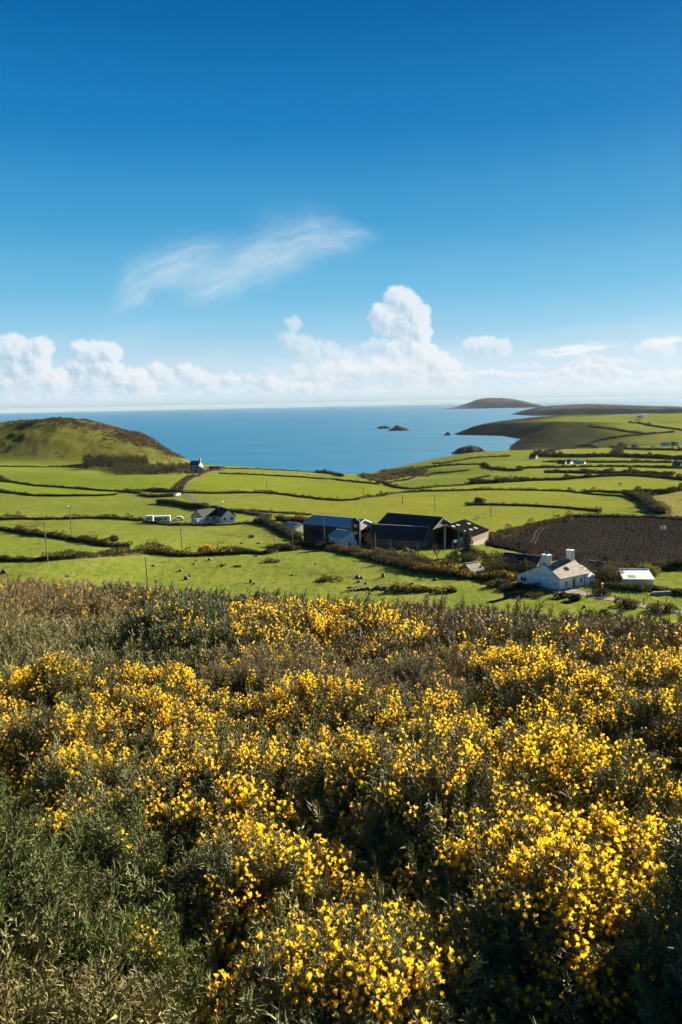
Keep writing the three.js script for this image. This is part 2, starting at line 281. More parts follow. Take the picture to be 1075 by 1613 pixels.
{
  const angles = []; for (let a = -180; a < -40; a += 5) angles.push(a); for (let a = -40; a < -27; a += 0.8) angles.push(a); for (let a = -27; a < 27; a += 0.13) angles.push(a); for (let a = 27; a < 40; a += 0.8) angles.push(a); for (let a = 40; a <= 180; a += 5) angles.push(a);
  const radii = [0.02]; for (let r = 0.4; r < 118; r *= 1.03) radii.push(r); for (let r = 118; r < 1300; r *= 1.0065) radii.push(r); for (let r = 1300; r < 7000; r *= 1.011) radii.push(r);
  const na = angles.length, nr = radii.length, pos = new Float32Array(na * nr * 3), col = new Float32Array(na * nr * 3), uv = new Float32Array(na * nr * 2), idx = [];
  for (let j = 0, k = 0; j < nr; j++) for (let i = 0; i < na; i++, k++) {
    const x = Math.sin(angles[i] * rad) * radii[j], z = -Math.cos(angles[i] * rad) * radii[j];
    pos[3 * k] = x; pos[3 * k + 1] = height(x, z); pos[3 * k + 2] = z; uv[2 * k] = x; uv[2 * k + 1] = z;
  }
  for (let j = 0, k = 0; j < nr; j++) for (let i = 0; i < na; i++, k++) {
    let steep = 0;
    if (radii[j] > 600 && Math.abs(angles[i]) < 42) { const up = Math.min(nr - 1, j + 1), k2 = up * na + i, k3 = j * na + Math.min(na - 1, i + 1); steep = Math.max(Math.abs(pos[3 * k2 + 1] - pos[3 * k + 1]) / Math.max(1, radii[up] - radii[j]), Math.abs(pos[3 * k3 + 1] - pos[3 * k + 1]) / Math.max(1, Math.hypot(pos[3 * k3] - pos[3 * k], pos[3 * k3 + 2] - pos[3 * k + 2]))); }
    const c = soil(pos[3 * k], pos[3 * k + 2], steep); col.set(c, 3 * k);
    if (j && i < na - 1) { const a = (j - 1) * na + i, b = a + 1, c2 = k, d2 = k + 1; idx.push(a, b, d2, a, d2, c2); }
  }
  const g = new THREE.BufferGeometry(); g.setAttribute('position', new THREE.BufferAttribute(pos, 3)); g.setAttribute('color', new THREE.BufferAttribute(col, 3)); g.setAttribute('uv', new THREE.BufferAttribute(uv, 2)); g.setIndex(idx); g.computeVertexNormals();
  const sward = grain(1024, 24, (x, y) => { const q = 0.80 + 0.10 * fbm(x * 1.1, y * 1.6, 4) + 0.10 * noise(x * 9, y * 9); return [q, q * 1.0, q * 0.97]; }, true);
  const bump = grain(1024, 24, (x, y) => 0.5 + 0.3 * fbm(x * 2.2, y * 2.2, 4) + 0.2 * noise(x * 12, y * 12));
  const m = new THREE.MeshPhysicalMaterial({ vertexColors: true, map: sward, bumpMap: bump, bumpScale: 0.28, roughness: 1, specularIntensity: 0 });
  m.map.repeat.set(1 / 24, 1 / 24);
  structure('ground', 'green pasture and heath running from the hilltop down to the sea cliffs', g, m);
}
// ---------------------------------------------------------------- the sea
{
  const radii = [600]; for (let r = 650; r < 32000; r *= 1.05) radii.push(r); radii.push(32000);
  const seg = 240, pos = [], uv = [], idx = [];
  radii.forEach((r, j) => { for (let i = 0; i <= seg; i++) { const a = i / seg * 2 * Math.PI, x = Math.sin(a) * r, z = -Math.cos(a) * r; pos.push(x, 0, z); uv.push(x, z); if (j && i < seg) { const k = j * (seg + 1) + i, p = k - seg - 1; idx.push(p, p + 1, k + 1, p, k + 1, k); } } });
  const g = new THREE.BufferGeometry(); g.setAttribute('position', new THREE.Float32BufferAttribute(pos, 3)); g.setAttribute('uv', new THREE.Float32BufferAttribute(uv, 2)); g.setIndex(idx); g.computeVertexNormals();
  const swell = grain(1024, 420, (x, y) => 0.5 + 0.22 * fbm(x / 26, y / 60, 5, 0.62) + 0.2 * noise(x / 3, y / 5));
  const tint = grain(512, 5200, (x, y) => { const q = 0.80 + 0.24 * fbm(x / 1300, y / 200, 5, 0.6); return [q, q, q]; });
  const m = new THREE.MeshPhysicalMaterial({ color: lin(0.012, 0.15, 0.285), roughness: 0.6, specularIntensity: 0.25, ior: 1.33, bumpMap: swell, bumpScale: 2.4, map: tint });
  structure('sea', 'calm blue sea stretching to the horizon', g, m);
}

// ---------------------------------------------------------------- islands and far headlands
const V = (x, y, z) => new THREE.Vector3(x, y, z);
class Soup {                                      // loose triangles with a colour each
  constructor() { this.p = []; this.c = []; }
  tri(a, b, c, ca, cb = ca, cc = ca) { this.p.push(a.x, a.y, a.z, b.x, b.y, b.z, c.x, c.y, c.z); this.c.push(...ca, ...cb, ...cc); }
  quad(a, b, c, d, col) { this.tri(a, b, c, col); this.tri(a, c, d, col); }
  geometry(at = V(0, 0, 0)) { const p = new Float32Array(this.p); for (let i = 0; i < p.length; i += 3) { p[i] -= at.x; p[i + 1] -= at.y; p[i + 2] -= at.z; } const g = new THREE.BufferGeometry(); g.setAttribute('position', new THREE.BufferAttribute(p, 3)); g.setAttribute('color', new THREE.Float32BufferAttribute(this.c, 3)); g.computeVertexNormals(); return g; }
}
const landMat = new THREE.MeshPhysicalMaterial({ vertexColors: true, roughness: 1, specularIntensity: 0 });
// an island: its skyline as [px, py] points, seen at distance d, and how deep it is
function island(name, label, d, deep, skyline, tone, fields = 0) {
  const pts = skyline.map(([px, py]) => { const q = ray(px, py), t = d / -q.z; return [q.x * t, EYE + q.y * t]; });
  const x0 = pts[0][0], x1 = pts[pts.length - 1][0], nx = 110, nz = 44, pos = [], col = [], idx = [], w = x1 - x0;
  for (let j = 0; j <= nz; j++) for (let i = 0; i <= nx; i++) {
    const u = i / nx, v = j / nz * 2 - 1, x = x0 + w * u, top = table(pts, x), round = Math.sqrt(Math.max(0, 1 - v * v));
    const n = fbm(x / w * 9 + d, v * 5, 4), z = -d + deep * v * (0.8 + 0.25 * fbm(u * 4, v + d, 2)), y = Math.max(-3, top + 3) * Math.pow(Math.max(0, round), 0.8) * (1 + 0.12 * n * (Math.abs(v) > 0.15 ? 1 : 0.15)) - 3;
    pos.push(x, y, z);
    const f = 1 + 0.3 * n, g = fields && y > 12 ? smooth(0.15, 0.3, fbm(x / w * 14, v * 7 + 3, 2)) * fields : 0;
    col.push(mix(tone[0] * f, 0.14, g), mix(tone[1] * f, 0.15, g), mix(tone[2] * f, 0.05, g));
    if (i < nx && j < nz) { const k = j * (nx + 1) + i; idx.push(k, k + nx + 1, k + 1, k + 1, k + nx + 1, k + nx + 2); }
  }
  const g = new THREE.BufferGeometry(); g.setAttribute('position', new THREE.Float32BufferAttribute(pos, 3)); g.setAttribute('color', new THREE.Float32BufferAttribute(col, 3)); g.setIndex(idx); g.computeVertexNormals();
  structure(name, label, g, landMat);
}
island('island', 'large hump-backed grey island on the horizon', 12000, 700, [[692, 645.4], [702, 643.6], [716, 642.5], [728, 639.5], [740, 635], [752, 630], [764, 627.4], [776, 626.8], [790, 626.8], [806, 628.5], [822, 631.5], [836, 635.5], [848, 639.5], [862, 642]], [0.062, 0.066, 0.062]);
island('headland', 'long low far headland on the right, in front of the island', 5900, 480, [[813, 657], [822, 652.5], [834, 647], [850, 642], [872, 639], [900, 637.2], [930, 636.3], [960, 637], [1000, 638.4], [1040, 639.5], [1090, 641], [1200, 641], [1400, 638]], [0.058, 0.063, 0.055], 0.6);
island('island', 'twin sea islet, low left one of the pair', 3480, 55, [[593, 675.5], [597, 671.8], [602, 671], [608, 670.8], [613, 672], [618, 674.5]], [0.05, 0.052, 0.03]);
island('island', 'twin sea islet, peaked right one of the pair', 3190, 60, [[612, 679], [617, 675.5], [623, 671], [627, 669.6], [632, 672], [638, 673.4], [642, 676], [650, 679.3]], [0.05, 0.052, 0.03]);
island('sea_rock', 'pointed sea stack off the tip of the near headland', 2640, 22, [[699, 686], [702, 683.5], [705, 680], [708, 681.5], [711, 686]], [0.07, 0.065, 0.055]);
island('sea_rock', 'small low rock awash in the bay', 1900, 10, [[699, 711.4], [702, 709.6], [705, 710.9]], [0.05, 0.045, 0.04]);
island('sea_rock', 'even smaller low rock beside the other in the bay', 1885, 8, [[706, 711.6], [709, 709.9], [712, 711.4]], [0.05, 0.045, 0.04]);
island('headland', 'dark flat-topped rock promontory rising from the bay', 1720, 70, [[716, 719], [720, 711], [724, 707], [732, 704], [744, 702.2], [754, 703.5], [762, 709], [770, 717], [776, 720]], [0.045, 0.043, 0.035]);

// ---------------------------------------------------------------- sheets on the ground: plough land, tracks
function ribbon(name, label, pix, width, material, lift = 0.06, step = 2) {
  const c = new THREE.CatmullRomCurve3(pix.map(([x, y]) => ground(x, y))), n = Math.max(4, Math.round(c.getLength() / step)), pos = [], uv = [], idx = [];
  for (let i = 0; i <= n; i++) { const p = c.getPointAt(i / n), t = c.getTangentAt(i / n), s = V(-t.z, 0, t.x).normalize(); for (let k = 0; k <= 4; k++) { const o = (k / 4 - 0.5) * width * (1 + 0.25 * noise(i * 0.31, k)), x = p.x + s.x * o, z = p.z + s.z * o; pos.push(x, height(x, z) + lift, z); uv.push(x, z); if (i < n && k < 4) { const a = i * 5 + k; idx.push(a, a + 1, a + 6, a, a + 6, a + 5); } } }
  const g = new THREE.BufferGeometry(); g.setAttribute('position', new THREE.Float32BufferAttribute(pos, 3)); g.setAttribute('uv', new THREE.Float32BufferAttribute(uv, 2)); g.setIndex(idx); g.computeVertexNormals(); return structure(name, label, g, material);
}
const grit = grain(256, 6, (x, y) => 0.8 + 0.14 * fbm(x * 1.4, y * 1.4, 4) + 0.1 * noise(x * 9, y * 9), true);
const trackMat = std(0.36, 0.33, 0.29, 1, { map: grit, specularIntensity: 0 }), laneMat = std(0.16, 0.155, 0.15, 1, { map: grit, specularIntensity: 0 }), mudMat = std(0.085, 0.065, 0.05, 1, { map: grit, specularIntensity: 0 });
{
  const top = new THREE.CatmullRomCurve3([[768, 853], [800, 843], [842, 831], [884, 823], [912, 816.5], [960, 816], [1010, 817], [1060, 819], [1130, 823]].map(([x, y]) => ground(x, y)), false, 'catmullrom', 0.15);
  const low = new THREE.CatmullRomCurve3([[768, 860], [800, 866], [840, 876], [885, 886], [930, 891], [970, 893], [1020, 894], [1070, 895], [1130, 897]].map(([x, y]) => ground(x, y)));
  const nu = 330, nv = 130, clod = mulberry(44), pos = [], col = [], idx = [];
  for (let j = 0; j <= nv; j++) for (let i = 0; i <= nu; i++) {
    const p = top.getPointAt(i / nu).lerp(low.getPointAt(i / nu), j / nv), n = fbm(p.x * 0.9, p.z * 0.9, 3), fur = Math.sin((p.x * 0.45 - p.z * 0.9) * 2.1);
    pos.push(p.x, height(p.x, p.z) + 0.30 + 0.08 * n + 0.06 * fur + 0.5 * (clod() - 0.5), p.z);
    const f = 1 + 0.35 * n + 0.14 * fur + 0.25 * fbm(p.x / 14, p.z / 14, 3) + 0.25 * noise(p.x * 3, p.z * 3); col.push(0.0165 * f, 0.0148 * f, 0.0135 * f);
    if (i < nu && j < nv) { const k = j * (nu + 1) + i; idx.push(k, k + nu + 1, k + 1, k + 1, k + nu + 1, k + nu + 2); }
  }
  const g = new THREE.BufferGeometry(); g.setAttribute('position', new THREE.Float32BufferAttribute(pos, 3)); g.setAttribute('color', new THREE.Float32BufferAttribute(col, 3)); g.setIndex(idx); g.computeVertexNormals();
  structure('ploughed_field', 'dark brown ploughed field behind the white cottage', g, landMat);
}
const furrowMat = std(0.06, 0.05, 0.04, 1, { specularIntensity: 0 });
ribbon('wheel_track', 'pale wheel track curving over the ploughed field, outer line', [[862, 829], [849, 835], [843, 842], [841, 850], [836, 858]], 0.45, furrowMat, 0.45, 1);
ribbon('wheel_track', 'pale wheel track curving over the ploughed field, inner line', [[868, 829.5], [855, 836], [849, 843], [847, 850], [842, 859]], 0.45, furrowMat, 0.45, 1);
ribbon('track', 'pale gravel track leaving the white cottage to the right', [[900, 930], [920, 936], [945, 941], [975, 946.5], [1005, 953], [1035, 958], [1080, 966]], 2.3, trackMat);
ribbon('yard', 'pale gravel forecourt in front of the white cottage', [[868, 932], [885, 931], [905, 929]], 5, trackMat, 0.09);
ribbon('lane', 'narrow lane running past the bungalow and the farm', [[292, 763], [288, 772], [300, 785], [330, 797], [380, 806], [415, 815], [440, 828], [475, 842]], 3, laneMat, 0.08, 4);
ribbon('lane', 'grey lane winding towards the house under the hill', [[292, 763], [300, 756], [318, 749], [340, 742], [356, 737]], 3.2, laneMat, 0.08, 5);
ribbon('track', 'pale farm track beside the thick hedge at right', [[1008, 786], [1013, 793], [1017, 800], [1019, 808]], 2.2, trackMat, 0.1, 3);
ribbon('track', 'brown muddy track running into the far right pasture', [[1038, 790], [1048, 797], [1052, 804], [1050, 811]], 3, mudMat, 0.1, 3);

// ---------------------------------------------------------------- hedges, bushes, trees
const leafMat = new THREE.MeshPhysicalMaterial({ vertexColors: true, roughness: 0.95, transmission: 0.25, thickness: 0, specularIntensity: 0 });
const barkMat = new THREE.MeshPhysicalMaterial({ vertexColors: true, roughness: 0.95, specularIntensity: 0 });
function clump(s, c, rx, ry, n, leaf, tones, r) {  // leaf-sized faces through a rounded volume
  for (let i = 0; i < n; i++) {
    const az = r() * 6.283, cy = r() * 2 - 1, sy = Math.sqrt(1 - cy * cy), k = 0.55 + 0.5 * Math.pow(r(), 0.6), p = V(c.x + Math.cos(az) * sy * rx * k, c.y + cy * ry * k, c.z + Math.sin(az) * sy * rx * k);
    const a = V(r() - 0.5, r() - 0.5, r() - 0.5).normalize(), b = V(r() - 0.5, r() - 0.5, r() - 0.5).cross(a).normalize(), l = leaf * (0.5 + 0.8 * r()), w = l * (0.35 + 0.4 * r());
    const t = tones[Math.floor(r() * tones.length)], f = 0.85 + 0.8 * r(), col = [t[0] * f, t[1] * f, t[2] * f];
    s.quad(p.clone().addScaledVector(a, -l), p.clone().addScaledVector(b, w), p.clone().addScaledVector(a, l), p.clone().addScaledVector(b, -w), col);
  }
}
const TWIG = [[0.07, 0.055, 0.036], [0.055, 0.048, 0.026], [0.09, 0.07, 0.042], [0.042, 0.048, 0.018]], GREENS = [[0.038, 0.056, 0.016], [0.055, 0.07, 0.02], [0.07, 0.07, 0.03]], DARK = [[0.026, 0.028, 0.014], [0.035, 0.031, 0.018], [0.03, 0.04, 0.014]], BLOOM = [[0.75, 0.50, 0.015], [0.66, 0.42, 0.015]], RUST = [[0.10, 0.06, 0.026], [0.08, 0.055, 0.028]];
let hedgeSeed = 900;
function hedge(label, pix, { h = 1.4, w = 1.5, tones = [...TWIG, ...DARK], gorse = 0, uneven = 0.5, gaps = 0.04, name = 'hedgerow', bank = 0.5 } = {}) {
  const r = mulberry(hedgeSeed++), pts = pix.map(([x, y]) => ground(x, y)), path = new THREE.CatmullRomCurve3(pts, false, 'catmullrom', 0.3), len = path.getLength(), far = Math.min(...pts.map((p) => p.length()));
  if (far > 300) { h *= 0.64; w *= 0.7; } else { h *= 0.78; w *= 0.85; }
  const o = thing(name, label, name === 'stone_wall' ? 'wall' : 'hedge', pts[0], 0, 'hedges and banks between the fields');
  const step = clamp(far * 0.0035, 0.55, 7), n = Math.max(3, Math.round(len / step)), s = new Soup(), b = new Soup(), leaf = clamp(far * 0.00085, 0.13, 1.0);
  let prev = null;
  for (let i = 0; i <= n; i++) {
    const p = path.getPointAt(i / n), t = path.getTangentAt(i / n), side = V(-t.z, 0, t.x).normalize(); p.y = height(p.x, p.z);
    const q = fbm(i * step / 9 + hedgeSeed, 0.5, 3), hh = h * (1 + (uneven + 0.25) * q) * (r() < 0.05 ? 1.7 : 1), open = gaps && noise(i * step / 7, hedgeSeed * 1.7) > 0.5 - gaps;
    // the earth bank
    const bw = w * 0.5, bh = h * bank * (0.85 + 0.3 * r()), f = 0.8 + 0.4 * r(), ring = [[-1.25, -0.5], [-0.6, 1], [0.6, 1], [1.25, -0.5]].map(([a, y]) => p.clone().addScaledVector(side, a * bw * (0.9 + 0.2 * r())).add(V(0, y > 0 ? bh : -0.5, 0)));
    const bc = [0.055 * f, 0.05 * f, 0.024 * f]; if (prev) for (let k = 0; k < 3; k++) b.quad(prev[k], ring[k], ring[k + 1], prev[k + 1], bc); prev = ring;
    if (open) continue;
    for (let m = 0; m < (w > 2.2 ? 2 : 1); m++) {
      const c = p.clone().addScaledVector(side, (r() - 0.5) * w * 0.6).add(V(0, hh * 0.62, 0)), rx = Math.max(w * 0.55, step * 0.55) * (0.8 + 0.5 * r()), ry = hh * 0.42 * (0.8 + 0.4 * r());
      const g = gorse && noise(i * step / 5 + 40, hedgeSeed) > 0.35 - gorse, count = clamp(Math.round(4 * rx * ry / (leaf * leaf) * 1.7), 6, 130);
      clump(s, c, rx, ry, count, leaf, g ? [...RUST, ...DARK] : tones, r);
      if (g) clump(s, c.clone().add(V(0, ry * 0.35, 0)), rx * 0.95, ry * 0.8, Math.round(count * 0.22), leaf * 0.55, BLOOM, r);
    }
  }
  part('bank', b.geometry(pts[0]), landMat, o); part('foliage', s.geometry(pts[0]), leafMat, o, 'stuff'); return o;
}
function bushAt(label, p, wide, tall, tones, { bloom = 0, name = 'bush', group = 'bushes dotted over the pastures', stems = true } = {}) {
  const r = mulberry(hedgeSeed++), far = p.length(), leaf = clamp(far * 0.0008, 0.11, 0.9), s = new Soup(), o = thing(name, label, name.split('_').pop(), p, 0, group);
  const lobes = Math.max(3, Math.round(wide * 2.2));
  for (let i = 0; i < lobes; i++) { const x = p.x + (r() - 0.5) * wide, z = p.z + (r() - 0.5) * wide * 0.8, k = 0.55 + 0.55 * r(), rx = Math.min(wide, tall) * 0.42 * (0.8 + 0.5 * r()) + wide * 0.08, ry = tall * 0.5 * k, c = V(x, height(x, z) + ry * 0.85, z), n = clamp(Math.round(4 * rx * ry / (leaf * leaf) * 1.9), 14, 260); clump(s, c, rx, ry, n, leaf, tones, r); if (bloom) clump(s, c.clone().add(V(0, ry * 0.3, 0)), rx, ry * 0.85, Math.round(n * bloom), leaf * 0.7, BLOOM, r); }
  part('foliage', s.geometry(p), leafMat, o, 'stuff');
  if (stems) { const t = new Soup(); for (let i = 0; i < 5; i++) { const a = r() * 6.28; spine(t, V(p.x, p.y - 0.2, p.z), V(Math.cos(a) * 0.5, 1, Math.sin(a) * 0.5).normalize(), tall * 0.7, 0.05, [0.07, 0.055, 0.04], [0.07, 0.055, 0.04]); } part('stem', t.geometry(p), barkMat, o); }
  return o;
}
const bush = (label, px, py, wide, tall, tones, more) => bushAt(label, ground(px, py), wide, tall, tones, more);
function spine(s, base, dir, len, w, c0, c1) {
  const sd = Math.abs(dir.y) < 0.9 ? V(0, 1, 0) : V(1, 0, 0), u = sd.cross(dir).normalize(), v = dir.clone().cross(u), tip = base.clone().addScaledVector(dir, len);
  const q = [0, 2.094, 4.189].map((a) => base.clone().addScaledVector(u, Math.cos(a) * w).addScaledVector(v, Math.sin(a) * w));
  for (let i = 0; i < 3; i++) s.tri(q[i], q[(i + 1) % 3], tip, c0, c0, c1);
}
// a bare winter tree: forking limbs down to twigs
function bareTree(label, p, tall, tones = TWIG, lean = -0.25) {
  const r = mulberry(hedgeSeed++), o = thing('bare_tree', label, 'tree', p, 0, 'bare trees round the farm'), t = new Soup(), c = new Soup(), far = p.length(), thin = clamp(far * 0.00018, 0.02, 0.1);
  const grow = (base, dir, len, w, level) => {
    const tip = base.clone().addScaledVector(dir, len), tone = tones[Math.floor(r() * tones.length)], s = level < 2 ? t : c;
    spine(s, base, dir, len * 1.18, Math.max(thin, w), tone, tone);
    if (level >= 4) return;
    const k = level < 2 ? 4 : 4; for (let i = 0; i < k; i++) { const q = 0.45 + 0.55 * (i + r()) / k, d = dir.clone().multiplyScalar(0.8).add(V(r() - 0.5 + lean * 0.3, r() * 0.7 - 0.1, r() - 0.5).multiplyScalar(1.35)).normalize(); grow(base.clone().addScaledVector(dir, len * q), d, len * (0.5 + 0.25 * r()), w * 0.5, level + 1); }
  };
  grow(V(p.x, p.y - 0.3, p.z), V(lean * 0.4, 1, 0.05).normalize(), tall * 0.42, tall * 0.03, 0);
  part('trunk', t.geometry(p), barkMat, o); part('crown', c.geometry(p), barkMat, o, 'stuff'); return o;
}
// left of the farm
hedge('thin dark bank between the two pastures below the hill, upper of two', [[-6, 754], [10, 758], [40, 762.5], [100, 768], [150, 772], [190, 774.5], [222, 777]], { h: 1.7, w: 1.8, bank: 0.75 });
hedge('short bank at far left running up to the hill foot', [[-6, 748], [6, 754], [12, 759]], { h: 1.7, w: 1.5 });
hedge('thin dark bank between the two pastures below the hill, lower of two', [[-6, 773.5], [20, 777], [50, 780.5], [110, 781.5], [160, 781], [182, 780]], { h: 1.8, w: 1.8, bank: 0.75 });
hedge('ragged hedge with gorse running left from the pale caravan', [[-6, 819], [40, 818], [100, 817.5], [150, 816], [190, 818], [226, 821]], { h: 2.1, w: 2.2, gorse: 0.22, uneven: 0.8 });
hedge('gorse-grown bank slanting across the left pasture', [[-6, 833], [30, 838], [60, 844], [80, 846], [110, 850], [140, 855], [170, 861], [205, 863]], { h: 2.0, w: 2.2, gorse: 0.3, uneven: 0.8, bank: 0.65 });
hedge('unkempt hedge nearest the viewer at left, behind two poles', [[-6, 883], [40, 883], [80, 882], [115, 880], [150, 877], [190, 875], [225, 872]], { h: 1.9, w: 2.4, uneven: 0.9, tones: [...TWIG, ...GREENS, ...DARK] });
hedge('gorse hedge round the foot of the middle pole, yellow with bloom', [[222, 872], [250, 873], [280, 876], [310, 876], [345, 874], [380, 873]], { h: 1.9, w: 2.4, gorse: 0.55, uneven: 0.9 });
hedge('line of dark shrubs between the middle poles', [[372, 872], [400, 872], [420, 873], [440, 869], [470, 866]], { h: 1.9, w: 2.0, uneven: 0.9, gaps: 0.1, tones: [...DARK, ...TWIG] });
hedge('field bank along the foot of the left hill', [[-6, 735], [40, 735.5], [90, 736], [140, 738]], { h: 2, w: 2.4, uneven: 0.7 });
hedge('thick rusty hedge bordering the lane to the house under the hill', [[287, 771], [289, 766], [294, 760], [304, 753.5], [318, 747.5], [334, 742.5], [352, 737]], { h: 2.4, w: 2.4, uneven: 0.3, tones: [[0.075, 0.052, 0.04], [0.06, 0.046, 0.032], [0.05, 0.045, 0.025]] });
hedge('scrub on the left side of that lane', [[276, 775], [279, 768], [286, 760], [297, 752], [308, 747]], { h: 2.0, w: 2.6, gorse: 0.15 });
hedge('dark scrub mass by the lane junction', [[196, 776], [230, 773], [262, 775], [285, 775]], { h: 2.6, w: 5, uneven: 0.7 });
hedge('hedge behind the parked car at the lane junction', [[222, 780], [250, 783], [276, 781]], { h: 2.2, w: 3.5, tones: [...TWIG, ...RUST] });
hedge('tall dark hedge casting shade behind the bungalow', [[250, 793], [275, 795], [300, 799], [325, 803], [340, 804]], { h: 3.2, w: 3.5, uneven: 0.2, tones: [...DARK, [0.075, 0.06, 0.04]] });
hedge('long hedge across the pasture beyond the bungalow', [[287, 776.5], [330, 777.5], [380, 776.5], [425, 777], [455, 780]], { h: 2.2, w: 2.4, uneven: 0.7 });
hedge('sagging field bank in the middle distance', [[455, 780], [480, 783.5], [510, 787], [540, 788.5], [566, 787]], { h: 1.5, w: 2, bank: 0.7 });
hedge('field bank with small thorn bushes left of the three poles', [[562, 787], [596, 782.5], [633, 776.5], [665, 774]], { h: 1.9, w: 2, uneven: 0.95 });
hedge('upper field bank leading to the sea valley', [[346, 746], [400, 748], [450, 750.5], [500, 754], [540, 757.5], [575, 760.5], [597, 763]], { h: 1.6, w: 1.8, bank: 0.75 });
hedge('hedge along the cliff top', [[325, 737], [370, 738.5], [420, 740], [470, 742.5], [505, 744.5]], { h: 1.6, w: 2, uneven: 0.8, gaps: 0.12 });
hedge('dark clump of scrub at the end of the cliff-top hedge', [[500, 744.5], [515, 745.6], [530, 748], [540, 750.5]], { h: 3, w: 4 });
hedge('long hedge in front of the bungalow and caravan', [[226, 822.5], [260, 826.5], [300, 828], [340, 828], [375, 826], [405, 824]], { h: 1.5, w: 1.6, uneven: 0.5, tones: [...TWIG, ...DARK] });
hedge('hedge bank along the lane right of the bungalow', [[345, 804], [372, 806], [400, 810], [425, 815]], { h: 2.0, w: 2.6, tones: [...TWIG, ...GREENS, ...RUST] });
hedge('overgrown lane bank between bungalow and barns', [[405, 824], [420, 826], [436, 832], [455, 842], [470, 850]], { h: 2.2, w: 3.5, uneven: 0.7 });
hedge('brown bank behind the small pale shed', [[440, 818], [470, 822], [490, 824]], { h: 2.6, w: 5, tones: [...RUST, ...TWIG] });
hedge('field bank behind the bungalow garden', [[392, 805], [420, 807], [460, 809], [490, 811]], { h: 1.3, w: 1.6 });
// centre
hedge('thick scrubby hedgerow along the farm lane below the barns', [[462, 860], [490, 862], [515, 865], [545, 870], [575, 876], [605, 884], [635, 892], [660, 899]], { h: 2.2, w: 4.5, uneven: 0.7, tones: [...TWIG, ...TWIG, ...DARK, ...RUST] });
hedge('gorse hedge below the derelict shed', [[655, 901], [690, 904], [720, 908], [750, 912], [780, 915], [808, 914]], { h: 2.2, w: 3.2, gorse: 0.35, uneven: 0.7, tones: [...TWIG, ...DARK] });
hedge('hedge joining the sea valley to the inner fields', [[594, 759], [612, 764], [633, 769.5], [650, 770.5], [681, 768], [729, 765], [749, 762]], { h: 2, w: 2.4 });
hedge('long level hedge left of the thick bend', [[665, 774], [729, 773], [790, 772], [850, 773], [905, 775]], { h: 2, w: 2.4, uneven: 0.6 });
hedge('slanting hedge above the olive field', [[608, 762], [645, 755.5], [676, 749], [710, 744], [739, 741]], { h: 2, w: 2.4 });
hedge('short dark hedge inside the olive field', [[738, 756], [758, 753.5], [771, 751]], { h: 2.2, w: 2.5 });
hedge('thick scrub belt below the black cattle', [[742, 763], [765, 761.5], [785, 760.5], [805, 759.5], [826, 758]], { h: 4, w: 6, uneven: 0.7, tones: [...DARK, ...TWIG] });
hedge('lowest of the coastal hedges right of the bracken slope', [[671, 737], [705, 733], [735, 732], [761, 731.5]], { h: 3, w: 3 });
hedge('kinked hedge dropping to the coastal farm fields', [[761, 731.5], [768, 735], [778, 739], [800, 741], [822, 741.5]], { h: 3.4, w: 4 });
hedge('upper coastal hedge near the flat-topped rock', [[681, 731], [700, 729.5], [715, 727.5], [741, 722.5], [770, 720], [802, 719]], { h: 3, w: 3 });
hedge('lone bank in the big pasture, tree at its left end', [[735, 795], [760, 795.5], [790, 796], [820, 797], [860, 799], [905, 802], [947, 806]], { h: 1.7, w: 1.9, uneven: 0.5, bank: 0.7 });
// right
hedge('thick hedge round the ploughed field, left side', [[768, 853], [790, 846], [815, 839.5], [845, 832], [872, 827], [897, 820]], { h: 2.6, w: 2.6, uneven: 0.25, tones: TWIG });
hedge('straight dark hedge along the far side of the ploughed field', [[898, 815], [930, 814.5], [970, 815], [1010, 816], [1045, 817], [1085, 820]], { h: 2.3, w: 2.4, uneven: 0.3, tones: [...DARK, ...TWIG] });
hedge('scrubby double hedge right of the long level hedge', [[918, 775.5], [945, 775], [965, 776.5], [984, 777]], { h: 2.6, w: 3, uneven: 0.6 });
hedge('low wall-like bank curving to the thick hedge bend', [[904, 776.5], [930, 778.5], [955, 780.5], [980, 782.5], [996, 789]], { h: 1.4, w: 1.5, bank: 0.8 });
hedge('tall rounded hedge at the bend beside the farm track', [[986, 779], [996, 782.5], [1006, 786.5], [1016, 791], [1024, 798], [1030, 805], [1042, 810]], { h: 4.2, w: 5, uneven: 0.25, tones: [[0.06, 0.05, 0.034], [0.05, 0.045, 0.025], [0.045, 0.05, 0.02]] });
hedge('dark hedge above the sheep pasture at right', [[1000, 777.5], [1030, 778.5], [1055, 776], [1085, 771]], { h: 3.6, w: 4, uneven: 0.3, tones: [...DARK, ...TWIG] });
hedge('long hedge across the right, below the winding farm road', [[810, 759], [850, 757], [891, 755.5], [933, 752], [983, 749.5], [1030, 752], [1085, 757]], { h: 3, w: 3.5, uneven: 0.6 });
hedge('broken hedge with trees right of the black cattle', [[859, 745], [910, 745.5], [968, 746.5], [1020, 747], [1060, 748.5]], { h: 4, w: 4.5, uneven: 0.8 });
hedge('straight hedge over the right middle distance', [[815, 738], [870, 736.5], [933, 735.5], [1000, 736], [1060, 737.5], [1085, 738]], { h: 3, w: 3.5, uneven: 0.6 });
hedge('hedge below the far farmsteads', [[856, 728], [910, 728.5], [960, 728.5], [1010, 728.5], [1085, 729]], { h: 3.5, w: 4, uneven: 0.7, gaps: 0.1 });
hedge('dark belt of hedges in front of the far farmsteads', [[838, 718.5], [880, 719.5], [930, 719.5], [980, 720], [1030, 722], [1085, 724]], { h: 6, w: 8, uneven: 0.5, tones: DARK });
hedge('sloping hedge rising to the far ridge fields', [[843, 713.5], [875, 709.5], [907, 706], [940, 705.5], [969, 706]], { h: 4, w: 4 });
hedge('hedge right of the far white farmhouse', [[979, 708], [1020, 708.5], [1085, 709.5]], { h: 5, w: 5 });
